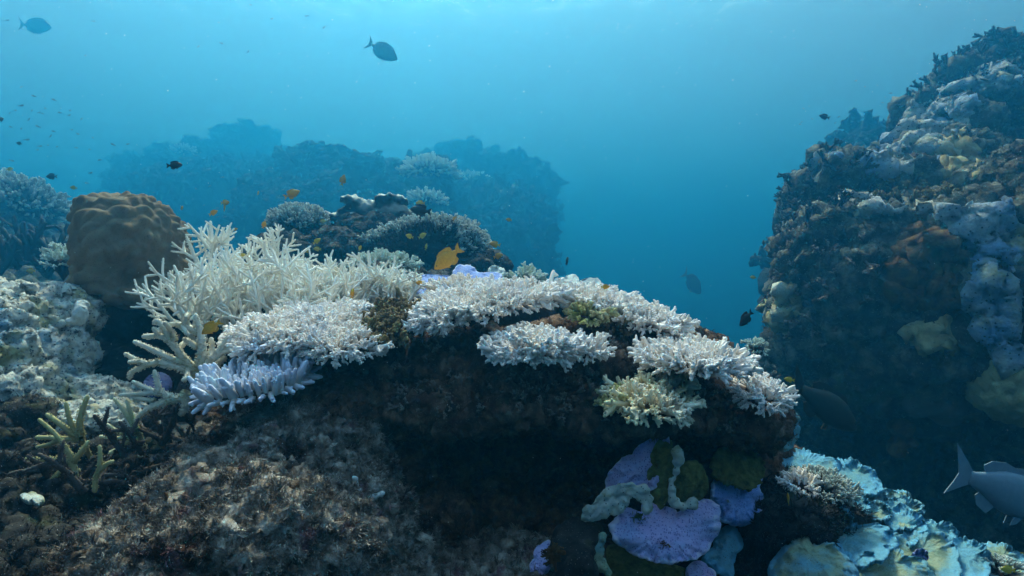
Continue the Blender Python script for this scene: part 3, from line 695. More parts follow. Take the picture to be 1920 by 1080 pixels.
acropora_table('table_coral', 1376, 704, 1.72, 50, 34, .1, [M['table_lime'], M['plate_under']], 'pale green coral tuft behind the small tip coral', spacing=.018, fh=.03, kind='knob', seed=19, dome=0.090)
# blue finger coral
acropora_table('finger_coral', 474, 702, 1.48, 232, 82, .21, [M['blue_finger'], M['plate_under']], 'pale blue and lilac finger coral hanging from the left end of the ledge', cat='finger coral',
               spacing=.0150, fh=.036, kind='fat', seed=20, dome=0.045, rot=8, wid=.9, edge=.12, rim=.42)

# ================================================================ staghorn thickets
def thicket(label, stems, seed, mat=M['stag'], nubs=0, name='staghorn_coral', r=.0085, group=None, upc=.25, kids=(2, 4)):
    rng = random.Random(seed); acc = Acc(); C = None
    for (px, py, d, ang, fw, Lpx) in stems:
        p = at(px, py, d); C = C or p
        dv = Vector((math.sin(R(ang)), -math.sin(R(fw)), math.cos(R(ang)) * math.cos(R(fw))))
        grow(acc, p, dv, Lpx / FPX * d, r * rng.uniform(.9, 1.15), 2, rng, upc, 7, nubs, kids=kids)
    o = acc.build(name, mat); tag(o, label, 'staghorn coral', group); return o
rg = random.Random(77)
def zone(x0, x1, y0, y1, d0, d1, n, top, spreadang=55):
    out = []
    for k in range(n):
        x = rg.uniform(x0, x1); f = rg.random(); y = y0 + (y1 - y0) * f; d = d0 + (d1 - d0) * f
        L = max(40, (y - top(x)) * rg.uniform(.72, 1.02)); out.append((x, y, d, rg.gauss((x - (x0 + x1) / 2) / (x1 - x0) * 40, spreadang * .6), rg.uniform(-10, 35), L))
    return out
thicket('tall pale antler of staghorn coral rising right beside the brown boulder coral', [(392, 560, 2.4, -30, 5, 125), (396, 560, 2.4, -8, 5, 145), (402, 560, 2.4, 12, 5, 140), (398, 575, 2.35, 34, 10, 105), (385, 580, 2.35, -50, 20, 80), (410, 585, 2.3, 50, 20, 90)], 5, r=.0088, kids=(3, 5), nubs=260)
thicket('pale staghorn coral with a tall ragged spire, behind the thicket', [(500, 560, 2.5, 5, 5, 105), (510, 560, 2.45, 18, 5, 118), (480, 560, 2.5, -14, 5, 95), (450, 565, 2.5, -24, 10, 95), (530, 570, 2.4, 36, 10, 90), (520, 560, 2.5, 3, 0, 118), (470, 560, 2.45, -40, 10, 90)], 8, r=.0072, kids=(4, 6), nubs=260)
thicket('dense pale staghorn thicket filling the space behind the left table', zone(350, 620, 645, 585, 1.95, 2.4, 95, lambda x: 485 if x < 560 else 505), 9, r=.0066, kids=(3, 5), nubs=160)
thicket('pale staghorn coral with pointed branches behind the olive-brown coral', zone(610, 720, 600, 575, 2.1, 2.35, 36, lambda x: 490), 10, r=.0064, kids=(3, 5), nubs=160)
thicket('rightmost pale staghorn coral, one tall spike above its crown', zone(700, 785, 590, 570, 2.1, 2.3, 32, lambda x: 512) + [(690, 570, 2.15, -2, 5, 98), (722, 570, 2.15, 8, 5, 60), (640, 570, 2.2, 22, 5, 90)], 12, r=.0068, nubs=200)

rng = random.Random(3)
acc = Acc()
poly_branches(acc, [
    ([(373, 696), (350, 677), (333, 655), (319, 640), (300, 630), (270, 631)], 8, 4.2), ([(319, 643), (312, 622), (297, 602), (290, 605)], 6.5, 4), ([(296, 629), (288, 616, -.01)], 5, 3.6),
    ([(325, 640), (322, 622), (309, 606, -.03)], 6, 4), ([(350, 680), (320, 672), (289, 657), (253, 641)], 6.5, 4), ([(300, 676), (283, 682), (261, 677), (236, 664)], 6, 4), ([(262, 677), (243, 679, -.02)], 5, 3.6),
    ([(285, 680), (262, 690), (246, 699), (243, 709)], 5.5, 3.6), ([(375, 696), (340, 690), (300, 679)], 8, 6), ([(378, 692), (379, 660), (376, 625), (367, 593)], 9.5, 5), ([(372, 625), (350, 612), (322, 607)], 6.5, 4), ([(345, 611), (350, 596), (353, 588, .02)], 5, 3.6), ([(340, 609), (352, 626, -.02)], 4.5, 3.5),
    ([(369, 652), (358, 643), (346, 636)], 6, 4.2), ([(382, 692), (394, 676), (406, 663), (420, 645), (431, 628)], 8.5, 4.6), ([(392, 684), (404, 668), (425, 657), (440, 655), (460, 662)], 6, 4), ([(388, 690), (398, 655, .03), (396, 636, .03)], 6, 4),
    ([(378, 696), (395, 690, .04), (420, 672, .05)], 8, 6), ([(350, 690), (352, 705, -.03), (344, 712, -.05)], 5, 4), ([(335, 660), (342, 645, .02), (352, 640, .04)], 5, 4), ([(378, 700), (372, 720, .04), (380, 745, .06)], 11, 10)], 1.56, rng, nubs=1300)
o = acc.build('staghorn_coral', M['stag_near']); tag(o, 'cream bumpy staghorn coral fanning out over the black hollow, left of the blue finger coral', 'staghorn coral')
acc = Acc()
poly_branches(acc, [
    ([(352, 735), (338, 748), (318, 744), (300, 735), (269, 738), (226, 741)], 8, 3.6), ([(303, 742), (296, 722), (290, 697)], 6.5, 4), ([(300, 738), (275, 728), (250, 716)], 5, 3.5),
    ([(325, 748), (303, 756), (275, 768), (255, 790)], 7.5, 4.5), ([(345, 742), (350, 760), (340, 775)], 8, 6), ([(290, 752), (268, 748), (252, 746)], 5, 3.6)], 1.5, rng, nubs=1400)
o = acc.build('staghorn_coral', M['stag_near']); tag(o, 'small cream staghorn coral pointing left just below the big fan', 'staghorn coral')
def green(label, lines, d, mat, seed, nubs=800):
    acc = Acc(); poly_branches(acc, lines, d, random.Random(seed), nubs=nubs, lump=.12); o = acc.build('staghorn_coral', mat); tag(o, label, 'staghorn coral'); return o
green('star-shaped olive staghorn coral with five stubby arms over the rubble', [([(138, 868), (110, 862), (80, 862), (51, 860)], 6.6, 3.7), ([(138, 866), (127, 845), (105, 815), (74, 787)], 6.2, 3.1), ([(138, 866), (150, 850), (165, 829)], 6.6, 3.7), ([(138, 868), (115, 885), (95, 902), (80, 920)], 6.2, 3.1), ([(132, 862), (140, 880), (142, 905)], 7.0, 5.6)], 1.40, M['stag_green'], 1)
green('olive staghorn coral with an upright brown arm, behind the star-shaped one', [([(148, 822), (120, 800), (89, 778)], 6.6, 4.0), ([(152, 818), (150, 785), (163, 745)], 7.0, 4.3), ([(145, 815), (130, 785), (124, 756)], 5.9, 3.1), ([(150, 825), (115, 822), (70, 820)], 5.5, 3.7), ([(112, 824), (90, 834), (70, 838)], 4.7, 3.1), ([(150, 820), (165, 850, .05), (180, 880, .08)], 6.2, 5.0)], 1.50, M['stag_green'], 2)
green('pale green staghorn coral with thin branches, between rubble and cream staghorn', [([(254, 806), (238, 778), (214, 748)], 5.5, 2.8), ([(256, 804), (246, 775), (237, 752)], 5.1, 2.8), ([(256, 806), (228, 812), (202, 796)], 5.1, 2.5), ([(250, 815), (222, 822), (188, 818)], 5.1, 2.5), ([(254, 812), (232, 835), (206, 850)], 5.9, 3.1), ([(255, 806), (262, 820, .03), (270, 840, .05)], 6.2, 5.6)], 1.5, M['stag_pale'], 3)
green('short olive staghorn stub with one upright finger, below the pale green one', [([(187, 882), (188, 858), (187, 837)], 5.5, 3.1), ([(187, 882), (200, 870), (211, 865)], 5.1, 3.1), ([(187, 880), (180, 895), (178, 920)], 5.5, 4.3)], 1.36, M['stag_green'], 4)
# dead tangle
rg2 = random.Random(8)
for lab, x0, x1, y0, y1, n, d0, sd in (('dead dark staghorn tangle in front of the pale green coral', 190, 300, 850, 930, 14, 1.42, 1), ('dead dark staghorn tangle lying below the blue finger coral', 300, 400, 810, 900, 14, 1.5, 2), ('dead staghorn pieces strewn at the foot of the rubble mound', 60, 200, 890, 960, 6, 1.35, 3)):
    acc = Acc()
    for k in range(n):
        x, y = rg2.uniform(x0, x1), rg2.uniform(y0, y1)
        grow(acc, at(x, y, d0 + rg2.uniform(-.03, .12)), Vector((rg2.uniform(-1, 1), rg2.uniform(-.7, .3), rg2.uniform(-.3, .9))), rg2.uniform(.06, .13), .008, 1, rg2, 0, 6, 700, kids=(1, 3), wob=.2)
    o = acc.build('dead_staghorn', M['stag_dead']); tag(o, lab, 'dead coral')
# ================================================================ left side: crusted ledge and brown boulder coral
cl, kV, kF = rock('crusted_ledge', [
    Bp(20, 600, 2.1, 110, 62, .25), Bp(95, 590, 2.15, 62, 50, .2), Bp(40, 680, 1.95, 72, 80, .25), Bp(10, 740, 1.85, 90, 70, .25), Bp(85, 700, 1.98, 42, 60, .15), Bp(-60, 680, 1.9, 120, 130, .3)],
    .0085, [('n', 6, .05), ('r', 14, .03), ('w', 24, .018), ('p', 13, .05), ('n', 50, .014), ('v', 90, .016), ('p', 60, .006)], M['crust_white'],
    'pale pitted reef ledge crusted blue-white at the left, beside the black hollow', 'reef ledge', seed=51, soft=4)
rock('crusted_shelf', [Bp(170, 788, 1.75, 100, 34, .12), Bp(90, 780, 1.72, 42, 30, .1), Bp(260, 800, 1.8, 70, 36, .12), Bp(330, 800, 1.82, 40, 26, .1), Bp(190, 740, 1.98, 75, 22, .12, 0, 22)], .0065,
    [('n', 9, .03), ('w', 30, .022), ('p', 26, .02), ('n', 60, .012), ('v', 110, .012)], M['crust_white'], 'low white crusted shelf behind the olive staghorn corals', 'crusted rock', seed=52, soft=3)
rock('crust_lobe', [Bp(150, 590, 2.0, 11, 20, .03), Bp(140, 602, 2.0, 16, 9, .03), Bp(153, 575, 2.02, 9, 14, .03)], .003, [('n', 30, .006), ('v', 120, .003)], M['white_rim'], 'curled white lip on the edge of the pitted ledge', 'crust coral', soft=6)
rock('hollow_rock', [Bp(250, 690, 3.1, 260, 180, .35), Bp(100, 590, 3.6, 200, 50, .4), Bp(300, 560, 3.0, 60, 70, .3)], .02, [('n', 4, .06), ('r', 10, .03)], M['rock_dark'], 'hollow wall under the brown boulder coral, its shade painted near-black', 'rock', seed=53)  # the hollow's deep shade is put into the near-black rock colour
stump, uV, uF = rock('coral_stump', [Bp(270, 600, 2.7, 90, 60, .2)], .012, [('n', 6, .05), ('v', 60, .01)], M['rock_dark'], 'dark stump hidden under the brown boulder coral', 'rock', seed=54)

V, F = blobs_mesh([Bp(248, 460, 2.45, 90, 98, .26), Bp(226, 408, 2.48, 66, 44, .22), Bp(300, 512, 2.48, 58, 68, .2), Bp(214, 530, 2.38, 66, 38, .18, 0, 5), Bp(268, 552, 2.38, 80, 30, .18, 0, 6), Bp(322, 556, 2.42, 40, 30, .15, 0, 12), Bp(199, 478, 2.47, 43, 62, .17)], .0065)
V = relax(V, F, 14)
N = vnormals(V, F); Q = V.copy()
a = R(38); q0 = Q[:, 0] * math.cos(a) + Q[:, 2] * math.sin(a); q1 = -Q[:, 0] * math.sin(a) + Q[:, 2] * math.cos(a)
Qs = np.stack([q0 * .62, Q[:, 1], q1 * 1.0], 1) + .02 * np.stack([fbm(Q, 8, 2), fbm(Q, 8, 2, seed=2), fbm(Q, 8, 2, seed=3)], 1)
w1 = worley(Qs, 23, 4); h = .040 * (.5 - w1) - .004 + .006 * fbm(V, 14, 3) + .008 * (.5 - worley(Qs, 38, 8)) + .0025 * fbm(V, 70, 3)
low = np.clip((-(V[:, 2]) - .05) / .08, 0, 1)       # the skirt is smoother, with broad folds
V = V + N * (h * (1 - .6 * low) + .018 * low * fbm(V, 11, 2, seed=4))[:, None]
V = relax(V, F, 1)
o = mesh_np('boulder_coral', V, F, M['brown']); tag(o, 'big brown knobbly boulder coral, bulging out over the black hollow', 'boulder coral')

# reef behind on the left
lr, rV, rF = rock('reef_outcrop', [Bp(30, 445, 8.8, 105, 80, 1.0), Bp(-30, 405, 8.8, 90, 66, .9), Bp(60, 500, 8.2, 110, 60, .8), Bp(20, 560, 7, 200, 40, .8)], .05, [('n', 1.5, .2), ('r', 4, .12), ('w', 6, .08), ('v', 16, .06)], M['wall'], 'hazy dark reef outcrop at the left edge behind the brown boulder coral', 'reef', seed=61)
def far_table(px, py, d, w, h, dep, label, mats=None, seed=1, fh=.12, sp=.06, dome=.5, rot=0, kind='tiny', **k):
    acropora_table('table_coral', px, py, d, w, h, dep, mats or [M['palegreen'], M['plate_under']], label, spacing=sp, fh=fh, seed=seed, dome=dome, rot=rot, kind=kind, thick=.06, **k)
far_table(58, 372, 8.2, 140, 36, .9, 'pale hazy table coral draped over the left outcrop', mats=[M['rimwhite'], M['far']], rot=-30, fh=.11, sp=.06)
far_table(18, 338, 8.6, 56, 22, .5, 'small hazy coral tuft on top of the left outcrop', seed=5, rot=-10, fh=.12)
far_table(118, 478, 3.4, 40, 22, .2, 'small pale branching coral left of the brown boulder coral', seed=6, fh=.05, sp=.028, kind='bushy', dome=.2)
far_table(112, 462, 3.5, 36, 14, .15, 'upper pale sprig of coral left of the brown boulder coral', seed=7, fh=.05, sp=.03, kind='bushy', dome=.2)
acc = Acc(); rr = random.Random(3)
for k in range(26): grow(acc, at(rr.uniform(-10, 110), rr.uniform(470, 520), rr.uniform(5.2, 6)), Vector((rr.uniform(-1, 1), 0, 1)), .3, .03, 1, rr, 0)
o = acc.build('staghorn_coral', M['dark_coral']); tag(o, 'dim branching corals at the foot of the left outcrop', 'staghorn coral')

# ================================================================ dark corals in the middle distance
mid, dV, dF = rock('coral_mound', [Bp(620, 500, 4.3, 150, 60, .6), Bp(800, 510, 4.2, 110, 36, .5), Bp(560, 490, 4.4, 50, 40, .3), Bp(710, 450, 4.4, 90, 50, .4), Bp(860, 520, 3.9, 90, 40, .4), Bp(700, 560, 3.4, 240, 40, .6)], .022,
    [('n', 3, .1), ('r', 7, .06), ('w', 12, .05), ('v', 40, .03)], M['far'], 'dark coral mound rising behind the staghorn thicket', 'coral mound', seed=71)
def domed(name, blobs, vox, label, seed, poly_top, n_top, n_side, fh, poly_all):
    """a domed table coral seen from its shaded side: shade painted as dark body and side branchlets, lit rim as a pale fringe"""
    V, F = rock_np(blobs, vox, [('n', 4, .04), ('w', 14, .03)], 4, seed); N = vnormals(V, F); pr = proj(V)
    root = empty(name, tuple(V.mean(0))); tag(root, label, 'table coral')
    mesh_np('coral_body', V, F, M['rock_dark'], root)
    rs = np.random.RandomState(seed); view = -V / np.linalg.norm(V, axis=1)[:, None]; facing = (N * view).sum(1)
    for nm, poly, n, mat, ht, cond in (('lit_pale_fringe', poly_top, n_top, M['rimwhite'], fh, (N[:, 2] > .15)), ('side_branchlets', poly_all, n_side, M['dark_coral'], fh * .7, facing > .1)):  # lit upper rim painted pale, shaded side painted dark
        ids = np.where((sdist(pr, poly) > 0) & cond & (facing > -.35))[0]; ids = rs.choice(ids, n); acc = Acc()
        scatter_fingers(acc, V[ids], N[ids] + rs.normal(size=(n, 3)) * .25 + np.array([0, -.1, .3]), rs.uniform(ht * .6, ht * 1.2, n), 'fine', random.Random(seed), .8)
        acc.build(nm, mat, root)
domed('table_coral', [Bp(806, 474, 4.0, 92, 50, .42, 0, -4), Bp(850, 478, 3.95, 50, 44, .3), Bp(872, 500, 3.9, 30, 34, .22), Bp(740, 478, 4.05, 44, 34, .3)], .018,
      'big domed table coral with its lit rim painted as a pale fringe, behind the largest orange fish', 33, [(690, 400), (920, 395), (920, 520), (880, 520), (850, 450), (800, 432), (740, 446), (700, 462), (690, 460)], 620, 900, .075, [(690, 400), (925, 400), (925, 540), (690, 540)])
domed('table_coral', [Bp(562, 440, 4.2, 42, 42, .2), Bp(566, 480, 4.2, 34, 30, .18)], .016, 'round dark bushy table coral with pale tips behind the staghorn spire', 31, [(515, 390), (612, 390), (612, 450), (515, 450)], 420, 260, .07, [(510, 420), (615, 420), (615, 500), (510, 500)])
acropora_table('table_coral', 718, 492, 2.9, 132, 26, .26, [M['palegreen'], M['plate_under']], 'flat pale bluish table coral just above the rightmost staghorn', spacing=.022, fh=.045, seed=35, dome=.25, kind='fine')
# elkhorn-like dark coral: lobed blades
def lobed(name, parts, vox, mat, label, cat, seed):
    V, F = blobs_mesh(parts, vox); V = relax(V, F, 4); N = vnormals(V, F)
    V = V + N * (.03 * (.5 - worley(V, 26, seed)) + .012 * fbm(V, 40, 3))[:, None]
    o = mesh_np(name, V, F, mat, cols=np.clip(N[:, 2], 0, 1) ** 2); tag(o, label, cat); return o  # tone follows upward tilt: tops painted pale as if lit from above
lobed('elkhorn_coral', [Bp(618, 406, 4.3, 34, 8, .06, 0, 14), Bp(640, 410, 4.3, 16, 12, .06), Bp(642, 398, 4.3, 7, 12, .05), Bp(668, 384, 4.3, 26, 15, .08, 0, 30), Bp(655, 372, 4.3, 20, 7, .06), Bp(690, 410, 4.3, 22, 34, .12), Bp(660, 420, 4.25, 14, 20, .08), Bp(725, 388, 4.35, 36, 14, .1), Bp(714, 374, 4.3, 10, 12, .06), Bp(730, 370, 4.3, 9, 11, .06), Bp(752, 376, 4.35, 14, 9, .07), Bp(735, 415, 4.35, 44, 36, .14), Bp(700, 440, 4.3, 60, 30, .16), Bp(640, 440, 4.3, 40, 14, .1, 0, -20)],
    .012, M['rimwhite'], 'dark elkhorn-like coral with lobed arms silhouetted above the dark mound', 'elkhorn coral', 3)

# blue plates behind the crest
for k, (ol, d, lab) in enumerate([
    ([(775, 520), (800, 512), (850, 520), (900, 514), (944, 506), (948, 518), (900, 530), (840, 540), (790, 545)], 2.35, 'blue-grey wavy plate coral behind the left half of the crest'),
    ([(775, 528), (800, 515), (815, 526), (812, 545), (790, 552)], 2.2, 'small violet plate coral behind the olive-brown coral'),
    ([(1035, 526), (1060, 520), (1085, 528), (1100, 520), (1125, 526), (1130, 545), (1040, 545)], 2.3, 'blue-green lumpy plate coral behind the right end of the crest'),
    ([(915, 505), (935, 500), (948, 508), (945, 520), (920, 520)], 2.45, 'pale knob at the right end of the wavy blue plate')]):
    plate('plate_coral', ol, d, 0, -.004, .0, M['blue_plate' if k in (0, 1) else 'white_rim'], lab, thick=.02, wave=.03, seed=k + 3, lobes=.05, fine=.006)

# ================================================================ right: the tall reef wall
WL = [('n', 1.0, .26), ('r', 2.6, .13), ('w', 3.6, .12), ('w', 8, .07), ('n', 11, .05), ('w', 17, .035), ('v', 24, .035), ('v', 60, .014), ('s', 0, 0)]
wall, wV, wF = rock('reef_wall', [
    Bp(1640, 520, 4.9, 165, 130, .7), Bp(1572, 505, 5.2, 80, 98, .6), Bp(1780, 560, 4.7, 190, 185, .8), Bp(1515, 600, 5.4, 62, 105, .5), Bp(1620, 640, 5.0, 160, 90, .6), Bp(1930, 560, 4.6, 160, 260, .8),
    Bp(1760, 700, 5.3, 260, 90, .7), Bp(1700, 860, 6.4, 330, 200, .8), Bp(1900, 900, 5.9, 200, 200, .7), Bp(1520, 740, 6.2, 90, 110, .6),
    Bp(1582, 350, 5.6, 54, 34, .5), Bp(1552, 405, 5.8, 44, 42, .5), Bp(1640, 370, 5.8, 130, 50, .7), Bp(1760, 340, 6.0, 120, 80, .7), Bp(1860, 390, 5.6, 90, 70, .6), Bp(1710, 322, 6.4, 60, 46, .6),
    Bp(1775, 252, 6.8, 56, 60, .6), Bp(1845, 205, 7.0, 80, 52, .6), Bp(1722, 208, 7.0, 15, 20, .2), Bp(1790, 140, 7.2, 26, 18, .25), Bp(1890, 110, 7.3, 42, 44, .4), Bp(1885, 82, 7.3, 20, 18, .3), Bp(1950, 170, 7.2, 90, 90, .7), Bp(2090, 120, 7.8, 90, 160, .8),
    Bp(1930, 290, 7.0, 110, 140, .7)],
    .022, WL, M['wall'], 'huge craggy brown and blue reef wall rising out of the water at the right', 'reef wall', seed=81, soft=3)
wR = wV; wV = SMOOTH['last']
turf('algae_turf', wR, wF, 60000, M['wall'], wall, seed=6, size=(.008, .022), width=.18)
CW = dict(edge=8, wig=26, wsc=3.4, rough=(26, .06), VR=wR, facing=-.1)
crust('crust_coral', wV, wF, [(1700, 378), (1760, 372), (1830, 376), (1905, 370), (1930, 440), (1930, 700), (1870, 700), (1820, 640), (1800, 570), (1815, 500), (1780, 440), (1740, 415), (1700, 420)], .05, M['crust_wall'],
    'blue-white crust coral spilling down the right side of the reef wall', 'crust coral', seed=2, knob=(10, .05), **CW)
crust('crust_coral', wV, wF, [(1700, 200), (1780, 165), (1850, 120), (1925, 130), (1925, 170), (1860, 175), (1825, 215), (1810, 260), (1780, 300), (1720, 310), (1660, 350), (1620, 340), (1650, 280), (1690, 240)], .05, M['crust_wall'],
    'pale blue crust coral along the upper ridge of the reef wall', 'crust coral', seed=3, knob=(9, .06), **CW)
crust('crust_coral', wV, wF, [(1740, 270), (1800, 240), (1835, 270), (1850, 330), (1800, 345), (1760, 330)], .06, M['crust_yellow'], 'ochre yellow crust coral below the upper ridge', 'crust coral', seed=4, knob=(8, .05), edge=9, wig=26, wsc=4, rough=(26, .05), VR=wR, facing=-.1)
crust('crust_coral', wV, wF, [(1495, 300), (1540, 280), (1590, 285), (1595, 310), (1540, 318), (1500, 330)], .05, M['crust_wall'], 'white knobbly crust coral capping the left shoulder of the wall', 'crust coral', seed=5, knob=(10, .05), edge=7, wig=16, wsc=4, rough=(26, .05), VR=wR, facing=-.1)
crust('brown_soft_coral', wV, wF, [(1690, 430), (1760, 420), (1800, 440), (1815, 520), (1800, 600), (1720, 590), (1650, 560), (1640, 500), (1660, 450)], .06, M['brown_clump'], 'rusty brown lobed coral clumps in the middle of the reef wall', 'soft coral', seed=6, knob=(8, .11), edge=12, wig=40, wsc=2.5, rough=(20, .02), VR=wR, facing=-.1)
crust('crust_coral', wV, wF, [(1425, 520), (1450, 530), (1500, 530), (1505, 600), (1480, 640), (1440, 620), (1420, 570)], .05, M['crust_yellow'], 'narrow yellow-green crust coral low on the left edge of the wall', 'crust coral', seed=7, knob=(8, .08), edge=8, wig=24, wsc=5, rough=(26, .04), VR=wR, facing=-.1)
crust('crust_coral', wV, wF, [(1600, 290), (1650, 265), (1700, 280), (1720, 320), (1680, 345), (1640, 335), (1600, 330)], .05, M['crust_wall'], 'pale cream-blue crust patch with a dark hole between shoulder and ridge', 'crust coral', seed=12, knob=(9, .06), **CW)
crust('crust_coral', wV, wF, [(1560, 372), (1640, 355), (1720, 368), (1700, 400), (1620, 408), (1560, 400)], .05, M['crust_wall'], 'smooth white crust lip on the left part of the wall shelf', 'crust coral', seed=13, knob=(6, .03), edge=8, wig=14, wsc=3, VR=wR)
crust('crust_coral', wV, wF, [(1700, 600), (1780, 600), (1820, 650), (1780, 680), (1700, 650)], .04, M['crust_yellow'], 'olive yellow crust patches under the brown coral clumps', 'crust coral', seed=14, knob=(9, .08), edge=8, wig=60, wsc=4, rough=(26, .04), VR=wR, facing=-.1)
def wall_stubs(poly, n, h, kind, mat, label, seed):
    stubs('bushy_coral', poly, n, h, kind, mat, label, 'bushy coral', seed, V=wR, N=vnormals(wR, wF))
wall_stubs([(1460, 280), (1620, 270), (1640, 360), (1560, 420), (1450, 420)], 150, .10, 'bushy', M['dark_coral'], 'dark bristly branching corals over the left shoulder of the wall', 1)
wall_stubs([(1680, 150), (1840, 60), (1925, 40), (1925, 130), (1780, 170), (1720, 240), (1680, 260)], 260, .10, 'bushy', M['dark_coral'], 'dark bristly corals along the pinnacles of the upper ridge', 2)
wall_stubs([(1440, 430), (1620, 420), (1640, 560), (1560, 660), (1430, 660)], 180, .09, 'bushy', M['table_dead'], 'dim grey-brown branching growth on the left face of the wall', 3)
wall_stubs([(1640, 330), (1800, 350), (1790, 380), (1640, 375)], 200, .07, 'knob', M['table_olive'], 'olive knobbly growth on the slope above the wall shelf', 4)
def blob_thing(name, blobs, vox, lay, mat, label, cat, soft=6, seed=0): return rock(name, blobs, vox, lay, mat, label, cat, soft=soft, seed=seed)
blob_thing('boulder_coral', [Bp(1895, 715, 4.0, 76, 80, .3), Bp(1930, 690, 4.0, 60, 80, .3)], .016, [('n', 4, .05), ('w', 17, .035), ('w', 34, .012), ('v', 60, .005)], M['bommie_yellow'], 'rounded yellow-grey boulder coral low at the right edge', 'boulder coral', seed=8)
blob_thing('sponge', [Bp(1745, 735, 4.3, 46, 34, .16), Bp(1775, 752, 4.3, 46, 34, .16), Bp(1722, 752, 4.3, 24, 30, .12), Bp(1742, 698, 4.35, 22, 14, .1), Bp(1780, 780, 4.35, 26, 18, .1)], .014, [('n', 5, .05), ('p', 5, .05), ('v', 50, .008)], M['sponge'], 'smooth grey sponge with pits, hanging in the shade under the wall', 'sponge', seed=9)
blob_thing('sponge', [Bp(1690, 800, 4.5, 22, 18, .1), Bp(1680, 840, 4.5, 14, 20, .1), Bp(1705, 830, 4.5, 16, 10, .1)], .014, [('n', 8, .04), ('v', 50, .01)], M['brown_clump'], 'small brown sponge lump under the grey sponge', 'sponge', seed=10)
plate('plate_coral', [(1790, 320), (1820, 295), (1845, 290), (1842, 305), (1825, 330), (1800, 350), (1785, 345)], 5.1, .002, -.003, .05, M['brown_clump'], 'brown upright plate coral jutting from the wall beside the ochre crust', thick=.04, wave=.05, seed=11)
far_table(1868, 306, 5.0, 34, 18, .16, 'tiny white coral star in front of the dark recess', seed=41, fh=.055, sp=.035, kind='bushy', dome=.4)
far_table(1838, 322, 5.1, 34, 24, .16, 'small cream coral fan beside the brown upright plate', seed=42, fh=.05, sp=.035, kind='bushy', dome=.3)
far_table(1893, 66, 7.2, 30, 14, .2, 'small white coral on the highest pinnacle of the wall', seed=43, fh=.07, sp=.05, kind='bushy', dome=.4)
far_table(1418, 640, 3.4, 38, 20, .14, 'small blue-grey coral fan left of the wall, above the tip coral', seed=44, fh=.035, sp=.022, kind='bushy', dome=.2, mats=[M['palegreen'], M['plate_under']])

# ridges behind the wall and the hazy bommies
fo, fV, fF = rock('distant_ridge', [Bp(1640, 325, 13, 62, 36, 1.5), Bp(1600, 350, 12, 50, 26, 1.5), Bp(1618, 262, 14, 20, 18, .6), Bp(1612, 282, 14, 34, 14, .8), Bp(1560, 375, 12, 22, 26, 1), Bp(1535, 450, 11, 34, 66, 1.2), Bp(1515, 550, 10, 30, 80, 1), Bp(1660, 410, 12, 110, 70, 1.5)], .11,
    [('n', .5, .3), ('r', 1.4, .25), ('w', 2.2, .22), ('w', 5, .12), ('v', 6, .2)], M['far'], 'blue hazy ridge with a small peak behind the left shoulder of the wall', 'reef', seed=91)
RIDGE = (fo, fV, fF)
def ragged(V, F, n, h, mat, parent, seed):
    """branching growth standing on a far reef, as one part of it"""
    N = vnormals(V, F); rs = np.random.RandomState(seed); ids = np.where((N[:, 2] > .1) & (N[:, 1] < .5))[0]; ids = rs.choice(ids, n); acc = Acc()
    scatter_fingers(acc, V[ids], N[ids] + rs.normal(size=(n, 3)) * .4 + np.array([0, 0, .4]), rs.uniform(h * .3, h, n), 'knob', random.Random(seed), 1.6)
    o = acc.build('branching_growth', mat, parent); o['kind'] = 'stuff'
ragged(RIDGE[1], RIDGE[2], 400, .28, M['far'], RIDGE[0], 4)
fo, fV, fF = rock('distant_bommie', [Bp(890, 370, 31.0, 110, 74, 3), Bp(960, 370, 31.0, 70, 61, 2.5), Bp(870, 330, 31.0, 88, 39, 2), Bp(930, 456, 24.0, 96, 96, 2.5), Bp(980, 400, 31.0, 58, 49, 2), Bp(960, 506, 22.0, 61, 96, 2), Bp(820, 426, 23.0, 70, 70, 2)], .15,
    [('n', .35, .5), ('r', 1.1, .3), ('w', 1.7, .35), ('w', 4, .16), ('v', 5, .3)], M['far'], 'broad blue hazy bommie in the middle distance, right of centre', 'reef', seed=92)
ragged(fV, fF, 700, .45, M['far'], fo, 5)
fo, fV, fF = rock('distant_bommie', [Bp(470, 330, 33.0, 51, 60, 3), Bp(480, 280, 33.0, 34, 21, 2), Bp(390, 340, 33.0, 94, 47, 3), Bp(310, 390, 33.0, 68, 60, 3), Bp(420, 402, 25.0, 146, 77, 3), Bp(270, 360, 33.0, 43, 51, 2)], .17,
    [('n', .3, .5), ('r', 1.0, .35), ('w', 1.4, .35), ('w', 3.5, .2), ('v', 4, .35)], M['far'], 'faintest hazy bommie with a stepped top, behind the black fish', 'reef', seed=93)
ragged(fV, fF, 700, .5, M['far'], fo, 5)
fo, fV, fF = rock('distant_bommie', [Bp(610, 348, 20.0, 57, 47, 2), Bp(680, 368, 19.5, 73, 46, 2), Bp(560, 408, 19.0, 82, 55, 2), Bp(620, 438, 18.0, 156, 55, 2), Bp(790, 358, 18.5, 55, 33, 1.5), Bp(760, 428, 17.5, 73, 55, 1.5)], .10,
    [('n', .5, .35), ('r', 1.4, .22), ('w', 2.2, .22), ('w', 5, .12), ('v', 7, .2)], M['far'], 'darker blue bommie directly behind the elkhorn coral', 'reef', seed=94)
ragged(fV, fF, 700, .4, M['far'], fo, 5)
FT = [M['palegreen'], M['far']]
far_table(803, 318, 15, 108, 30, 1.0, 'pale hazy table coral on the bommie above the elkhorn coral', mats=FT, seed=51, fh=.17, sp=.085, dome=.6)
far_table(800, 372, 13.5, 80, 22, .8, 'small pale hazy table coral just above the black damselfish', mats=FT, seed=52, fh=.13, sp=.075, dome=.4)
far_table(880, 335, 25, 90, 26, 1.2, 'faint hazy table coral on the broad bommie', mats=FT, seed=53, fh=.16, sp=.11, dome=.4)
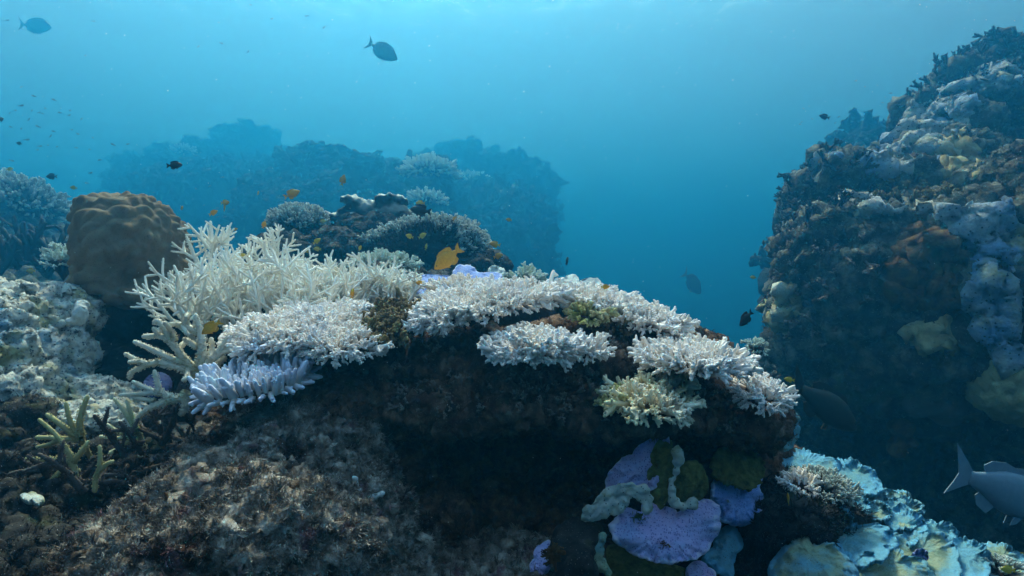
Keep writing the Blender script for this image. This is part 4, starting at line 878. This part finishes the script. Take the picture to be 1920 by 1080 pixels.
far_table(345, 278, 29, 40, 16, 1.0, 'faint pale patch of table coral on the faintest bommie', mats=FT, seed=54, fh=.2, sp=.16, dome=.4)
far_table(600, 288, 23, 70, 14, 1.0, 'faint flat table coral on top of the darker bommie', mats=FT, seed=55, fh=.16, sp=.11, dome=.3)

# ================================================================ lower right: lavender and blue-green plates
LV = M['lavender']; BL = M['blue_plate']
def px(cx, cy, *pts): return [(980 + x / 3.6, 780 + y / 3.6) for x, y in pts]
pl = lambda pts: px(0, 0, *pts)
plate('plate_coral', pl([(600, 800), (620, 700), (690, 600), (800, 570), (840, 690), (930, 610), (1060, 655), (1180, 560), (1250, 545), (1320, 620), (1335, 740), (1290, 860), (1200, 945), (1060, 985), (950, 992), (840, 960), (700, 900), (630, 850)]),
      1.42, .0004, -.0007, .02, LV, 'largest lavender plate coral, hanging face-on with a small brown spot', centre=(980 + 960 / 3.6, 780 + 790 / 3.6), seed=1, wave=.03, thick=.008, ruf=.008, fine=.003, lobes=.045)
plate('plate_coral', pl([(580, 530), (555, 430), (620, 340), (740, 260), (860, 160), (960, 102), (1000, 120), (985, 200), (950, 380), (900, 490), (780, 480), (690, 470), (620, 530)]), 1.50, -.0004, -.0004, .015, LV, 'pointed lavender plate coral above the largest one, fading to blue at the top', seed=2, wave=.03, ruf=.006, fine=.003, centre=(980 + 780 / 3.6, 780 + 370 / 3.6))
plate('plate_coral', pl([(880, 480), (870, 330), (900, 200), (960, 130), (1000, 130), (1015, 250), (1020, 360), (975, 450), (960, 620), (900, 640), (870, 560)]), 1.485, .0, -.0003, .01, M['olive_turf'], 'olive algae strip between the pointed lavender plate and the white-lipped one', 'algae', seed=3, fine=.006, centre=(980 + 945 / 3.6, 780 + 380 / 3.6))
plate('plate_coral', pl([(1030, 600), (990, 520), (1040, 400), (1100, 320), (1180, 310), (1240, 400), (1250, 500), (1190, 580), (1100, 620)]), 1.47, .0, .0003, .02, M['olive_turf'], 'round olive algae covered plate inside the white lip', 'plate coral', seed=4, fine=.005)
plate('plate_coral', pl([(1310, 420), (1300, 600), (1330, 690), (1440, 740), (1500, 748), (1560, 710), (1560, 650), (1615, 650), (1615, 520), (1590, 480), (1630, 400), (1560, 380), (1450, 440), (1380, 430)]), 1.62, .0006, -.0006, .02, BL, 'blue lobed plate coral right of the largest lavender plate', seed=5, wave=.04, ruf=.01, fine=.003, centre=(980 + 1450 / 3.6, 780 + 560 / 3.6))
plate('algae_clump', pl([(1290, 400), (1280, 300), (1330, 220), (1450, 190), (1560, 240), (1640, 330), (1620, 420), (1540, 500), (1440, 470), (1340, 440)]), 1.595, .0006, -.0008, .02, M['olive_turf'], 'shaggy olive algae cap on top of the blue lobed plate', 'algae', seed=6, fine=.012, lobes=.08)
plate('plate_coral', pl([(45, 1030), (80, 960), (130, 860), (180, 830), (185, 900), (175, 980), (190, 1010), (130, 1075), (60, 1075)]), 1.40, -.0004, -.0005, .01, LV, 'small narrow lavender plate coral lowest left of the group', seed=7, centre=(980 + 120 / 3.6, 780 + 970 / 3.6))
plate('plate_coral', pl([(190, 900), (210, 770), (300, 700), (420, 678), (530, 710), (560, 780), (520, 860), (480, 960), (520, 1100), (260, 1100), (180, 1000)]), 1.36, -.0002, -.0012, .04, M['rubble'], 'rounded brown turf-covered plate left of the largest lavender plate', 'plate coral', seed=8, fine=.006, wave=.02)
plate('plate_coral', pl([(1215, 970), (1300, 880), (1340, 780), (1400, 720), (1470, 800), (1495, 880), (1440, 930), (1420, 1000), (1430, 1090), (1350, 1080), (1280, 1010)]), 1.58, .0006, -.001, .03, M['cyan_plate'], 'cream and cyan plate coral tucked below the blue lobed plate', seed=9, wave=.02)
plate('plate_coral', pl([(1125, 1000), (1180, 975), (1250, 1020), (1310, 1080), (1300, 1150), (1140, 1150)]), 1.50, .0003, -.001, .02, LV, 'corner of a blue plate coral at the bottom, under the largest lavender plate', seed=10)
plate('plate_coral', pl([(560, 880), (640, 860), (800, 960), (1000, 1010), (1120, 1020), (1130, 1160), (560, 1160), (570, 1000)]), 1.52, .0, -.0012, .02, M['olive_turf'], 'dark green slab in the shade beneath the largest lavender plate', 'plate coral', seed=12, fine=.004)
tuft_rng = random.Random(9)
def tuft(x, y, d, n, h, mat, label):
    acc = Acc(); P = [at(x + tuft_rng.gauss(0, 5), y + tuft_rng.gauss(0, 5), d) for _ in range(n)]
    scatter_fingers(acc, P, [Vector((tuft_rng.gauss(0, .7), -1, tuft_rng.gauss(0.1, .7))) for _ in P], [h * tuft_rng.uniform(.5, 1) for _ in P], 'fine', tuft_rng, .6)
    o = acc.build('algae_tuft', mat); tag(o, label, 'algae')
tuft(1247, 1020, 1.405, 16, .012, M['brown_clump'], 'small brown spot of algae low on the largest lavender plate')
tuft(1196, 968, 1.43, 26, .014, M['olive_turf'], 'green fringe of algae under the end of the grey rolled lip')
tuft(1040, 1035, 1.33, 60, .03, M['brown_clump'], 'rusty feathery algae at the left of the brown turf-covered plate')
def lip(label, pts, w, d, mat='lip', seed=0, on=None):
    """a fleshy rolled lip of coral tissue along a line"""
    P = pl(pts); parts = []
    if on is not None: d = float(np.median([q for q in (snap(on, X, Y) for X, Y in P) if q])) - .006
    for k in range(len(P) - 1):
        (x0, y0), (x1, y1) = P[k], P[k + 1]; L = math.hypot(x1 - x0, y1 - y0); m = max(1, int(L / 3))
        for j in range(m):
            t = j / m; f = (k + t) / (len(P) - 1); ww = np.interp(f, np.linspace(0, 1, len(w)), w) / 3.6 * .5 * (1.15 + .35 * math.sin(f * 37 + seed) * math.sin(f * 17))
            X, Y = x0 + (x1 - x0) * t, y0 + (y1 - y0) * t
            parts.append(Bp(X, Y, d, ww, ww, .006))
    V, F = blobs_mesh(parts, .0028); V = relax(V, F, 3); N = vnormals(V, F)
    V = V + N * (.010 * fbm(V, 28, 3, seed=seed) + .009 * (.55 - worley(V, 42, seed)) + .004 * fbm(V, 90, 2))[:, None] + .006 * np.stack([fbm(V, 22, 2, seed=7), 0 * V[:, 0], fbm(V, 22, 2, seed=9)], 1)
    o = mesh_np('coral_lip', V, F, M[mat]); tag(o, label, 'crust coral')
lip('pale grey rolled lip curling over the top left of the largest lavender plate', [(430, 690), (500, 625), (590, 590), (650, 530), (720, 505), (790, 510), (840, 560), (845, 620), (825, 650)], [70, 140, 140, 110, 80, 80, 60, 34], 1.40)
lip('white scalloped lip running down beside the olive strip', [(1040, 230), (1060, 270), (1040, 340), (1030, 420), (1000, 440), (1005, 520), (1030, 590), (1090, 615), (1150, 600), (1165, 560)], [60, 70, 36, 40, 50, 50, 50, 50, 45, 40], 1.445)
lip('cream lobed lip on the right edge of the brown turf-covered plate', [(540, 800), (525, 860), (500, 940), (510, 1000), (560, 1030), (570, 1090)], [50, 70, 60, 90, 60, 40], 1.34, 'cream_plate')
lip('small blue curl of coral hanging from the ledge tip', [(1580, 20), (1560, 70), (1600, 110), (1615, 170), (1600, 190)], [40, 60, 46, 30, 16], 1.75)
lip('long cream and cyan tongue of coral left of the dark hollow', [(1830, 0), (1820, 60), (1830, 120), (1800, 170), (1740, 215), (1690, 240)], [60, 56, 62, 76, 60, 26], 2.1, 'cyan_plate')

# rims low on the main rock
def lip2(label, P, w, d, mat='white_rim', seed=0, on=None):
    lip(label, [((x - 980) * 3.6, (y - 780) * 3.6) for x, y in P], [v * 3.6 for v in w], d, mat, seed, on)
lip2('small white crescent of crust at the right edge of the big turf boulder', [(664, 895), (668, 912), (682, 928), (700, 934), (715, 930), (717, 924)], [8, 12, 13, 10, 10, 6], 1.41, on=sV)
lip2('lilac-white ruffled crust at the foot of the cave, left piece', [(706, 1015), (712, 1040), (722, 1052), (738, 1046), (744, 1036)], [12, 24, 20, 12, 8], 1.38, 'white_rim', 4, np.vstack([aV, mV]))
lip2('lilac-white ruffled crust at the foot of the cave, long right piece', [(752, 1055), (775, 1068), (795, 1052), (815, 1040), (832, 1022), (842, 1018)], [16, 22, 24, 24, 22, 12], 1.38, 'white_rim', 5, np.vstack([aV, mV]))

# shelving blue-green plates
CY = M['cyan_plate']; CR = M['cream_plate']
q7 = lambda pts: [(1400 + x / 2.571, 660 + y / 2.571) for x, y in pts]
SH = [
 ([(90, 590), (130, 540), (220, 505), (330, 515), (420, 530), (440, 560), (400, 600), (300, 610), (220, 640), (130, 640)], 2.15, -.0035, CY, 'blue-green plate coral at the upper left of the shelf, behind the small white bushy coral'),
 ([(30, 500), (90, 500), (130, 530), (100, 560), (60, 550)], 2.05, -.003, CR, 'small cream plate at the far left end of the shelf'),
 ([(400, 540), (480, 535), (560, 560), (620, 610), (655, 665), (610, 680), (540, 660), (470, 610), (410, 590)], 2.2, -.0035, CY, 'long blue-green plate coral forming the shelf crest'),
 ([(490, 740), (520, 700), (590, 725), (595, 765), (560, 785), (510, 775)], 1.95, -.003, CY, 'small cyan-rimmed lobe right of the white bushy coral'),
 ([(560, 690), (620, 670), (680, 690), (670, 720), (610, 735)], 2.1, -.003, CR, 'cream lobe on the shelf, left of the round cream plate'),
 ([(600, 740), (660, 740), (700, 790), (640, 810), (600, 790)], 1.97, -.003, CR, 'narrow cream plate between two bigger plates of the shelf'),
 ([(680, 740), (740, 715), (810, 730), (850, 780), (845, 830), (780, 850), (710, 830), (675, 790)], 2.0, -.003, CR, 'round cream plate coral in the middle of the shelf'),
 ([(660, 680), (730, 685), (800, 720), (855, 750), (850, 790), (790, 760), (700, 720)], 2.15, -.0035, CR, 'cream-green plate behind the round cream plate'),
 ([(290, 850), (320, 780), (350, 745), (410, 760), (430, 820), (490, 860), (560, 850), (620, 830), (670, 860), (700, 930), (680, 980), (600, 1010), (520, 1010), (450, 950), (400, 910), (340, 920)], 1.72, -.0026, CY, 'broad wavy cyan-rimmed plate coral in front on the shelf'),
 ([(420, 770), (460, 760), (500, 850), (440, 840)], 1.74, -.001, CR, 'small upright fin of coral on the broad wavy plate'),
 ([(650, 820), (720, 860), (800, 880), (860, 870), (840, 905), (760, 915), (690, 880)], 1.88, -.003, CY, 'cyan-edged wavy plate between the round cream plate and the lowest plates'),
 ([(820, 850), (880, 820), (920, 840), (1020, 880), (980, 910), (900, 900), (840, 890)], 1.95, -.003, CY, 'pointed cyan plate reaching right toward the dark hollow'),
 ([(690, 960), (720, 920), (850, 900), (960, 910), (1000, 950), (990, 1100), (800, 1100), (720, 1040)], 1.75, -.003, CR, 'cream plate coral with a small cyan lobe, low on the shelf'),
 ([(795, 985), (830, 950), (875, 965), (870, 1000), (820, 1005)], 1.70, -.002, BL, 'small bright blue lobe lying on the low cream plate'),
 ([(990, 960), (1010, 910), (1080, 925), (1150, 960), (1175, 1000), (1160, 1080), (1040, 1100), (990, 1060)], 1.78, -.003, CY, 'bright cyan plate coral at the lower right of the shelf'),
 ([(1120, 945), (1200, 940), (1290, 970), (1340, 1000), (1340, 1100), (1180, 1100), (1160, 1000)], 1.85, -.003, CR, 'grey-cream plate in the bottom right corner'),
 ([(500, 1090), (560, 1000), (640, 970), (760, 1000), (880, 1040), (900, 1100)], 1.6, -.002, CR, 'cream plate coral at the bottom edge, right of the big folded one'),
]
for k, (ol, d, gy, m, lab) in enumerate(SH):
    if m is not BL: oc = np.mean(ol, 0); ol = [tuple(oc + (np.array(p) - oc) * 1.14 - (6, 8)) for p in ol]
    plate('plate_coral', q7(ol), d, 0, gy, -.02, m, lab, wave=.045, seed=30 + k, thick=.012, lobes=.10, fine=.0005 if m is BL else .004, ruf=.018, group='overlapping plate corals of the lower right shelf')
plate('folded_coral', q7([(100, 1020), (140, 990), (190, 920), (220, 860), (290, 850), (310, 910), (350, 925), (400, 910), (460, 970), (520, 1040), (530, 1120), (100, 1120)]), 1.50, -.0006, -.0014, .05, CR, 'big folded cream coral sheet at the bottom, below the broad wavy plate', cat='plate coral', wave=.07, seed=60, thick=.014, fine=.004, lobes=.08, ruf=.012)
acropora_table('bushy_coral', 1535, 912, 1.78, 128, 48, .16, [M['rimwhite'], M['rock_dark']], 'small bushy coral with white tips on a black base, on the blue-green shelf', cat='bushy coral', spacing=.0135, fh=.030, kind='bushy', seed=61, dome=.5)
acropora_table('bushy_coral', 1500, 900, 1.74, 60, 26, .08, [M['table'], M['rock_dark']], 'white lobe at the left of the black-based bushy coral', cat='bushy coral', spacing=.0125, fh=.026, kind='bushy', seed=62, dome=.4)
acropora_table('bushy_coral', 1880, 1060, 1.75, 60, 40, .1, [M['rimwhite'], M['rock_dark']], 'dark spiky coral with pale tips in the bottom right corner', cat='bushy coral', spacing=.016, fh=.03, kind='bushy', seed=63, dome=.4)

# blue plates glimpsed behind the cream fan coral
plate('plate_coral', [(268, 722), (290, 700), (318, 706), (322, 726), (300, 742), (272, 740)], 1.85, 0, -.002, .01, M['deep_blue'], 'small dark blue plate coral behind the small cream staghorn', seed=70)
plate('plate_coral', [(325, 800), (345, 790), (360, 805), (352, 830), (332, 838), (322, 820)], 1.6, 0, -.002, .01, M['sponge'], 'grey-green plate hidden below the blue finger coral', seed=71)
plate('plate_coral', [(365, 800), (390, 792), (400, 800), (385, 812), (368, 810)], 1.58, 0, -.003, .01, M['sponge'], 'thin grey plate edge under the blue finger coral', seed=72)
plate('plate_coral', [(36, 928), (52, 925), (70, 927), (84, 934), (80, 939), (60, 936), (42, 934)], 1.28, 0, -.003, .01, M['lip'], 'white shell-like plate at the lower left under the star-shaped coral', seed=73)
# ================================================================ fish
def fish_mat(name, c1, c2, rough=.5, sc=60):
    return organic(name, [(.3, c1), (.7, c2)], 18, bump=.25, bscale=sc * 6, bdist=.0008, rough=rough, spec=.3)
M['yellow_fish'] = fish_mat('yellow_fish', (.58, .27, .015), (.78, .42, .03)); M['lemon_fish'] = fish_mat('lemon_fish', (.50, .38, .03), (.66, .50, .06))
M['black_fish'] = fish_mat('black_fish', (.005, .005, .008), (.012, .012, .018)); M['grey_fish'] = fish_mat('grey_fish', (.10, .12, .14), (.18, .20, .22))
M['snapper'] = fish_mat('snapper', (.14, .22, .30), (.20, .29, .38)); M['dusky_fish'] = fish_mat('dusky_fish', (.01, .013, .010), (.02, .024, .018)); M['eye'] = fish_mat('fish_eye', (.004, .004, .004), (.01, .01, .01), .2)
SP = {  # (s, top, bottom, half thickness) along the body, s 0 at the snout; all in body lengths
 'damsel': dict(prof=[(0, .01, -.01, .01), (.05, .07, -.05, .035), (.14, .14, -.12, .06), (.28, .20, -.19, .08), (.42, .22, -.215, .08), (.56, .19, -.19, .065), (.68, .12, -.13, .045), (.76, .07, -.07, .028), (.82, .055, -.055, .018)],
   tail=[(.80, .05), (.88, .12), (1.0, .17), (.95, .06), (.93, 0), (.95, -.06), (1.0, -.17), (.88, -.12), (.80, -.05)],
   dorsal=[(.22, .17), (.28, .25), (.40, .29), (.54, .28), (.64, .27), (.74, .22), (.73, .10), (.60, .15), (.42, .2)], anal=[(.44, -.19), (.52, -.27), (.62, -.27), (.73, -.21), (.72, -.10), (.58, -.16)]),
 'surgeon': dict(prof=[(0, .01, -.03, .01), (.06, .08, -.10, .035), (.16, .17, -.17, .055), (.32, .24, -.23, .06), (.48, .24, -.235, .06), (.62, .18, -.18, .045), (.74, .09, -.09, .03), (.82, .035, -.035, .015), (.85, .03, -.03, .012)],
   tail=[(.84, .03), (.9, .12), (1.02, .24), (.96, .1), (.93, 0), (.96, -.1), (1.02, -.24), (.9, -.12), (.84, -.03)],
   dorsal=[(.15, .15), (.25, .26), (.5, .285), (.7, .20), (.78, .10), (.72, .08), (.5, .21), (.3, .22)], anal=[(.32, -.21), (.5, -.28), (.7, -.20), (.78, -.10), (.72, -.08), (.5, -.2)]),
 'snapper': dict(prof=[(0, .0, -.02, .01), (.05, .045, -.055, .04), (.14, .10, -.10, .065), (.26, .15, -.14, .08), (.4, .165, -.15, .08), (.54, .145, -.13, .068), (.66, .10, -.09, .048), (.76, .06, -.055, .03), (.83, .05, -.045, .02)],
   tail=[(.81, .045), (.9, .11), (1.02, .19), (.95, .05), (.93, 0), (.95, -.06), (1.0, -.17), (.9, -.10), (.81, -.04)],
   dorsal=[(.22, .13), (.28, .20), (.36, .21), (.46, .19), (.56, .20), (.68, .17), (.74, .12), (.7, .07), (.5, .13)], anal=[(.54, -.12), (.60, -.19), (.70, -.16), (.74, -.10), (.70, -.06)]),
}
def fin(name, pts, th, mat, parent, y=0, rot=None, origin=(0, 0, 0)):
    bm = bmesh.new(); n = len(pts)
    c = np.mean(pts, 0)
    A = [bm.verts.new((p[0], y - th, p[1])) for p in pts]; B = [bm.verts.new((p[0], y + th, p[1])) for p in pts]
    bm.faces.new(A); bm.faces.new(B[::-1])
    for k in range(n): bm.faces.new((A[k], B[k], B[(k + 1) % n], A[(k + 1) % n]))
    bmesh.ops.recalc_face_normals(bm, faces=bm.faces)
    bm.transform(Matrix.Translation(origin) @ (rot or Matrix()))
    me = bpy.data.meshes.new(name); bm.to_mesh(me); bm.free(); me.materials.append(mat)
    o = bpy.data.objects.new(name, me); COL.objects.link(o); o.parent = parent; return o
def fish_proto(name, sp, mat, finmat=None, parts=True, tail=True):
    S = SP[sp]; finmat = finmat or mat
    root = empty(name)
    pr = np.array(S['prof']); s = np.linspace(0, pr[-1, 0], 18); top = np.interp(s, pr[:, 0], pr[:, 1]); bot = np.interp(s, pr[:, 0], pr[:, 2]); th = np.interp(s, pr[:, 0], pr[:, 3])
    k = 14; a = np.linspace(0, 2 * np.pi, k, endpoint=False); V = []
    for i in range(len(s)):
        cz, hz = (top[i] + bot[i]) / 2, (top[i] - bot[i]) / 2
        for t in a: V.append((.5 - s[i], th[i] * math.cos(t), cz + hz * math.sin(t)))
    m = len(s); idx = np.arange(m * k).reshape(m, k); j = np.roll(idx, -1, 1); F = [list(map(int, f)) for f in np.stack([idx[:-1], idx[1:], j[1:], j[:-1]], -1).reshape(-1, 4)]
    F += [list(range(k)), list(range((m - 1) * k, m * k))[::-1]]
    mesh_np('body', V, F, mat, root)
    fl = lambda P: [(.5 - x, z) for x, z in P]
    fin('tail_fin', fl(S['tail']), .003, finmat, root); fin('dorsal_fin', fl(S['dorsal']), .003, finmat, root); fin('anal_fin', fl(S['anal']), .003, finmat, root)
    for sgn in (-1, 1):
        fin('pectoral_fin', [(0, 0), (-.07, .035), (-.13, .02), (-.14, -.03), (-.08, -.05), (-.01, -.025)], .004, finmat, root, rot=Matrix.Rotation(R(28 * sgn), 4, 'Z'), origin=(.5 - .26, sgn * (.072 if sp != 'surgeon' else .055), -.04))
        fin('pelvic_fin', [(0, 0), (-.04, -.05), (-.09, -.075), (-.08, -.01)], .003, finmat, root, origin=(.5 - .30, sgn * .025, float(np.interp(.3, pr[:, 0], pr[:, 2])) + .01))
        Ve, Fe = [], []
        bm = bmesh.new(); bmesh.ops.create_icosphere(bm, subdivisions=2, radius=.018, matrix=Matrix.Translation((.5 - .10, sgn * (float(np.interp(.10, pr[:, 0], pr[:, 3])) - .004), float(np.interp(.1, pr[:, 0], pr[:, 1])) * .35)))
        me = bpy.data.meshes.new('eye'); bm.to_mesh(me); bm.free(); me.materials.append(M['eye']); e = bpy.data.objects.new('eye', me); COL.objects.link(e); e.parent = root
    return root
def place(root, px_, py_, d, Lpx, yaw, pitch, roll, label, cat, group=None):
    root.location = at(px_, py_, d); s = Lpx / FPX * d; root.scale = (s, s, s)
    root.rotation_euler = (Matrix.Rotation(R(yaw), 3, 'Z') @ Matrix.Rotation(R(-pitch), 3, 'Y') @ Matrix.Rotation(R(roll), 3, 'X')).to_euler()
    tag(root, label, cat, group)
def copy_tree(o):
    c = o.copy(); COL.objects.link(c)
    for ch in list(o.children):
        k = ch.copy(); COL.objects.link(k); k.parent = c
    return c
def school(proto, rows, cat, group):
    for k, row in enumerate(rows):
        o = proto if k == 0 else copy_tree(proto); place(o, *row[:7], row[7], cat, group)
Y1 = fish_proto('damselfish', 'damsel', M['yellow_fish'])
school(Y1, [
 (840, 484, 1.9, 66, 195, -40, 0, 'largest orange-yellow damselfish, diving head down in front of the big domed coral'),
 (397, 614, 1.5, 42, 200, -35, 0, 'orange-yellow damselfish among the cream staghorn branches'),
 (547, 364, 3.0, 32, 15, 24, 0, 'orange damselfish swimming above the staghorn spire'),
 (422, 380, 3.2, 20, 60, 10, 0, 'orange damselfish above the tall antler coral, upper of two'),
 (421, 389, 3.3, 20, 100, 60, 0, 'orange damselfish above the tall antler coral, lower of two'),
 (643, 338, 3.6, 22, 20, 75, 0, 'small orange damselfish standing on its tail over the hazy bommie'),
 (928, 458, 3.0, 22, 175, 12, 0, 'orange damselfish right of the big domed coral, upper of a pair'),
 (934, 480, 3.1, 20, 10, 20, 0, 'orange damselfish right of the big domed coral, lower of a pair'),
 (788, 381, 3.4, 20, 160, 5, 0, 'orange damselfish just above the black damselfish'),
 (853, 411, 3.8, 18, 0, 5, 0, 'dim orange damselfish over the top of the big domed coral'),
 (858, 419, 3.9, 14, 30, 50, 0, 'tiny orange damselfish below the one over the domed coral'),
 (484, 362, 4.0, 10, 80, 60, 0, 'tiny orange damselfish left of the one above the spire'),
 (341, 390, 3.4, 11, 80, 50, 0, 'tiny orange damselfish at the tip of the tall antler coral'),
 (333, 424, 3.0, 14, 30, 0, 0, 'orange damselfish half hidden at the left of the tall antler coral'),
 (400, 399, 2.7, 18, 20, 30, 0, 'orange damselfish behind the antler tips'),
 (495, 421, 2.6, 16, 40, 70, 0, 'orange damselfish behind the tip of the staghorn spire'),
 (441, 430, 2.9, 10, 30, 20, 0, 'tiny orange damselfish between antler and spire'),
 (954, 412, 3.6, 12, 170, 10, 0, 'pale orange damselfish against the blue bommie'),
 (661, 550, 1.9, 20, 60, 75, 0, 'yellow damselfish upright beside the rightmost staghorn'),
 (787, 531, 1.95, 17, 200, 10, 0, 'yellow damselfish in front of the blue plate behind the crest'),
 (1135, 538, 1.7, 18, 10, 5, 0, 'orange damselfish poking out behind the right white tables'),
 (1478, 936, 1.6, 24, 80, 65, 0, 'orange damselfish hovering left of the white bushy coral'),
 (1552, 771, 3.2, 24, 175, 15, 0, 'dim orange damselfish in the shade under the wall'),
], 'damselfish', 'orange damselfish hovering over the reef')
Y2 = fish_proto('damselfish', 'damsel', M['lemon_fish'])
school(Y2, [
 (594, 452, 2.9, 17, 20, 35, 0, 'lemon damselfish at the top of the trio before the round dark coral'),
 (595, 467, 2.9, 16, 170, 5, 0, 'lemon damselfish in the middle of the trio before the round dark coral'),
 (575, 470, 2.9, 15, 175, 0, 0, 'lemon damselfish at the left of the trio before the round dark coral'),
 (606, 415, 3.6, 15, 160, 0, 0, 'lemon damselfish under the lowest arm of the elkhorn coral'),
 (675, 465, 2.9, 12, 50, 60, 0, 'lemon damselfish above the tall staghorn spike'),
 (768, 443, 2.9, 17, 165, 20, 0, 'lemon damselfish before the domed coral, left of the pair'),
 (792, 442, 2.8, 18, 15, 30, 0, 'lemon damselfish before the domed coral, right of the pair'),
 (799, 463, 2.8, 14, 60, 70, 0, 'lemon damselfish below the pair before the domed coral'),
 (455, 478, 2.2, 12, 10, 10, 0, 'small lemon damselfish inside the staghorn spire coral'),
 (1480, 712, 1.9, 20, 170, 8, 0, 'lemon damselfish right of the small tip coral'),
 (58, 508, 3.4, 18, 180, 0, 0, 'lemon damselfish left of the brown boulder coral'),
 (18, 317, 4.5, 13, 10, 10, 0, 'dull yellow damselfish above the left outcrop'),
 (138, 352, 4.0, 14, 180, 5, 0, 'dull yellow damselfish just above the brown boulder coral'),
 (1412, 520, 4.5, 12, 170, 10, 0, 'dim yellow damselfish by the left edge of the wall'),
 (1890, 1068, 1.7, 28, 175, 5, 0, 'yellow damselfish in the dark corner coral'),
 (1915, 1041, 1.9, 20, 185, 5, 0, 'yellow damselfish leaving at the right edge above the corner'),
], 'damselfish', 'lemon yellow damselfish hovering over the reef')
B1 = fish_proto('black_damselfish', 'damsel', M['black_fish'])
school(B1, [
 (327, 310, 2.2, 29, 12, 5, 0, 'black damselfish in open water above the brown boulder coral'),
 (789, 395, 3.0, 42, 172, 8, 0, 'black damselfish in front of the elkhorn coral'),
 (1063, 490, 2.6, 24, 70, 40, 0, 'small black damselfish in the blue gap right of the domed coral'),
 (1399, 597, 2.4, 42, 205, -42, 0, 'round black fish beside the lower left edge of the wall'),
 (409, 479, 2.1, 20, 70, -40, 0, 'slim black fish within the staghorn spire coral'),
 (1431, 456, 4.0, 24, 60, 10, 0, 'dark round fish against the left edge of the wall'),
 (97, 331, 5.0, 22, 180, 0, 0, 'dark fish above the left outcrop'),
 (36, 269, 6.0, 12, 180, 10, 0, 'small dark fish at the left, below the distant school'),
 (2, 224, 5.0, 14, 90, 30, 0, 'dark fish cut by the left edge'),
 (1546, 219, 6.0, 20, 160, 20, 0, 'dark fish left of the small distant peak'),
], 'damselfish', 'black damselfish')
S1 = fish_proto('surgeonfish', 'surgeon', M['grey_fish'])
school(S1, [(717, 95, 9.5, 62, 20, -24, 0, 'grey surgeonfish near the surface at the top centre'), (66, 48, 17.0, 56, 10, -2, 0, 'faint grey surgeonfish near the surface at the top left'),
            (1298, 530, 17.0, 60, 30, -42, 0, 'faint large fish deep in the blue gap')], 'surgeonfish', 'surgeonfish')
P1 = fish_proto('snapper', 'snapper', M['snapper']); place(P1, 1882, 922, 2.7, 262, 14, -22, 0, 'big blue-grey snapper heading out at the lower right', 'snapper')
P2 = fish_proto('wrasse', 'snapper', M['dusky_fish']); place(P2, 1545, 760, 3.0, 190, 20, -32, 0, 'large dusky fish almost lost in the shade right of the ledge tip', 'wrasse')
# far schools: one-piece small fish
def small_fish(mat):
    S = SP['damsel']; bm = bmesh.new()
    bmesh.ops.create_icosphere(bm, subdivisions=2, radius=1, matrix=Matrix.Translation((.1, 0, 0)) @ Matrix.Diagonal((.36, .07, .15, 1)))
    A = [bm.verts.new((x, y, z)) for y in (-.01, .01) for x, z in ((-.2, 0), (-.5, .14), (-.42, 0), (-.5, -.14))]
    bm.faces.new(A[:4]); bm.faces.new(A[4:][::-1])
    for k in range(4): bm.faces.new((A[k], A[4 + k], A[4 + (k + 1) % 4], A[(k + 1) % 4]))
    me = bpy.data.meshes.new('small_fish'); bm.to_mesh(me); bm.free(); me.materials.append(mat); me.polygons.foreach_set('use_smooth', [True] * len(me.polygons))
    return me
me = small_fish(M['grey_fish']); rr = random.Random(4)
def far_school(pts, d0, d1, L, label, group):
    for (x, y) in pts:
        o = bpy.data.objects.new('small_fish', me); COL.objects.link(o); place(o, x, y, rr.uniform(d0, d1), L * rr.uniform(.7, 1.2), rr.choice((0, 180)) + rr.uniform(-40, 40), rr.uniform(-20, 25), 0, label, 'fish', group)
far_school([(40, 163), (63, 180), (101, 187), (39, 198), (85, 203), (132, 207), (29, 207), (60, 207), (73, 211), (80, 213), (112, 211), (18, 212), (130, 216), (153, 223), (54, 224), (20, 238), (40, 241), (71, 237), (134, 243), (146, 251), (100, 246), (174, 258), (75, 274), (107, 275), (143, 277), (168, 280), (90, 272), (70, 281), (212, 271), (22, 301), (170, 324), (163, 343), (240, 270), (95, 255), (50, 262), (187, 300)], 7, 9, 9,
           'small hazy grey fish in the distant school at the upper left', 'distant school at the upper left')
far_school([(1500 + rr.uniform(0, 200), 150 + rr.uniform(0, 90)) for _ in range(16)] + [(1645, 160), (1670, 175), (1660, 182)], 9, 12, 6, 'tiny dark fish in the faint school beside the wall', 'distant school beside the wall')
far_school([(300 + rr.uniform(-20, 260), 330 + rr.uniform(-20, 80)) for _ in range(16)] + [(13, 38), (175, 40), (410, 42), (372, 87), (415, 81), (160, 104), (465, 97), (470, 9), (510, 35), (575, 30), (608, 51)], 9, 12, 8, 'tiny pale fish scattered in the blue over the bommies', 'fish scattered in open water')
# drifting specks
rs = np.random.RandomState(3); n = 900; d = rs.uniform(.6, 4.5, n); P = np.stack([rs.uniform(-.8, .8, n) * d, d, rs.uniform(-.45, .45, n) * d], 1); r_ = rs.uniform(.0003, .0008, n) * (d ** .6)
oct_ = np.array([(1, 0, 0), (-1, 0, 0), (0, 1, 0), (0, -1, 0), (0, 0, 1), (0, 0, -1)], float); Fo = np.array([(0, 2, 4), (2, 1, 4), (1, 3, 4), (3, 0, 4), (2, 0, 5), (1, 2, 5), (3, 1, 5), (0, 3, 5)])
o = mesh_np('plankton', (P[:, None] + oct_[None] * r_[:, None, None]).reshape(-1, 3), (np.arange(n)[:, None, None] * 6 + Fo[None]).reshape(-1, 3), organic('plankton', [(.3, (.7, .7, .7)), (.7, (.8, .8, .8))], 5, bump=0)); tag(o, kind='stuff')
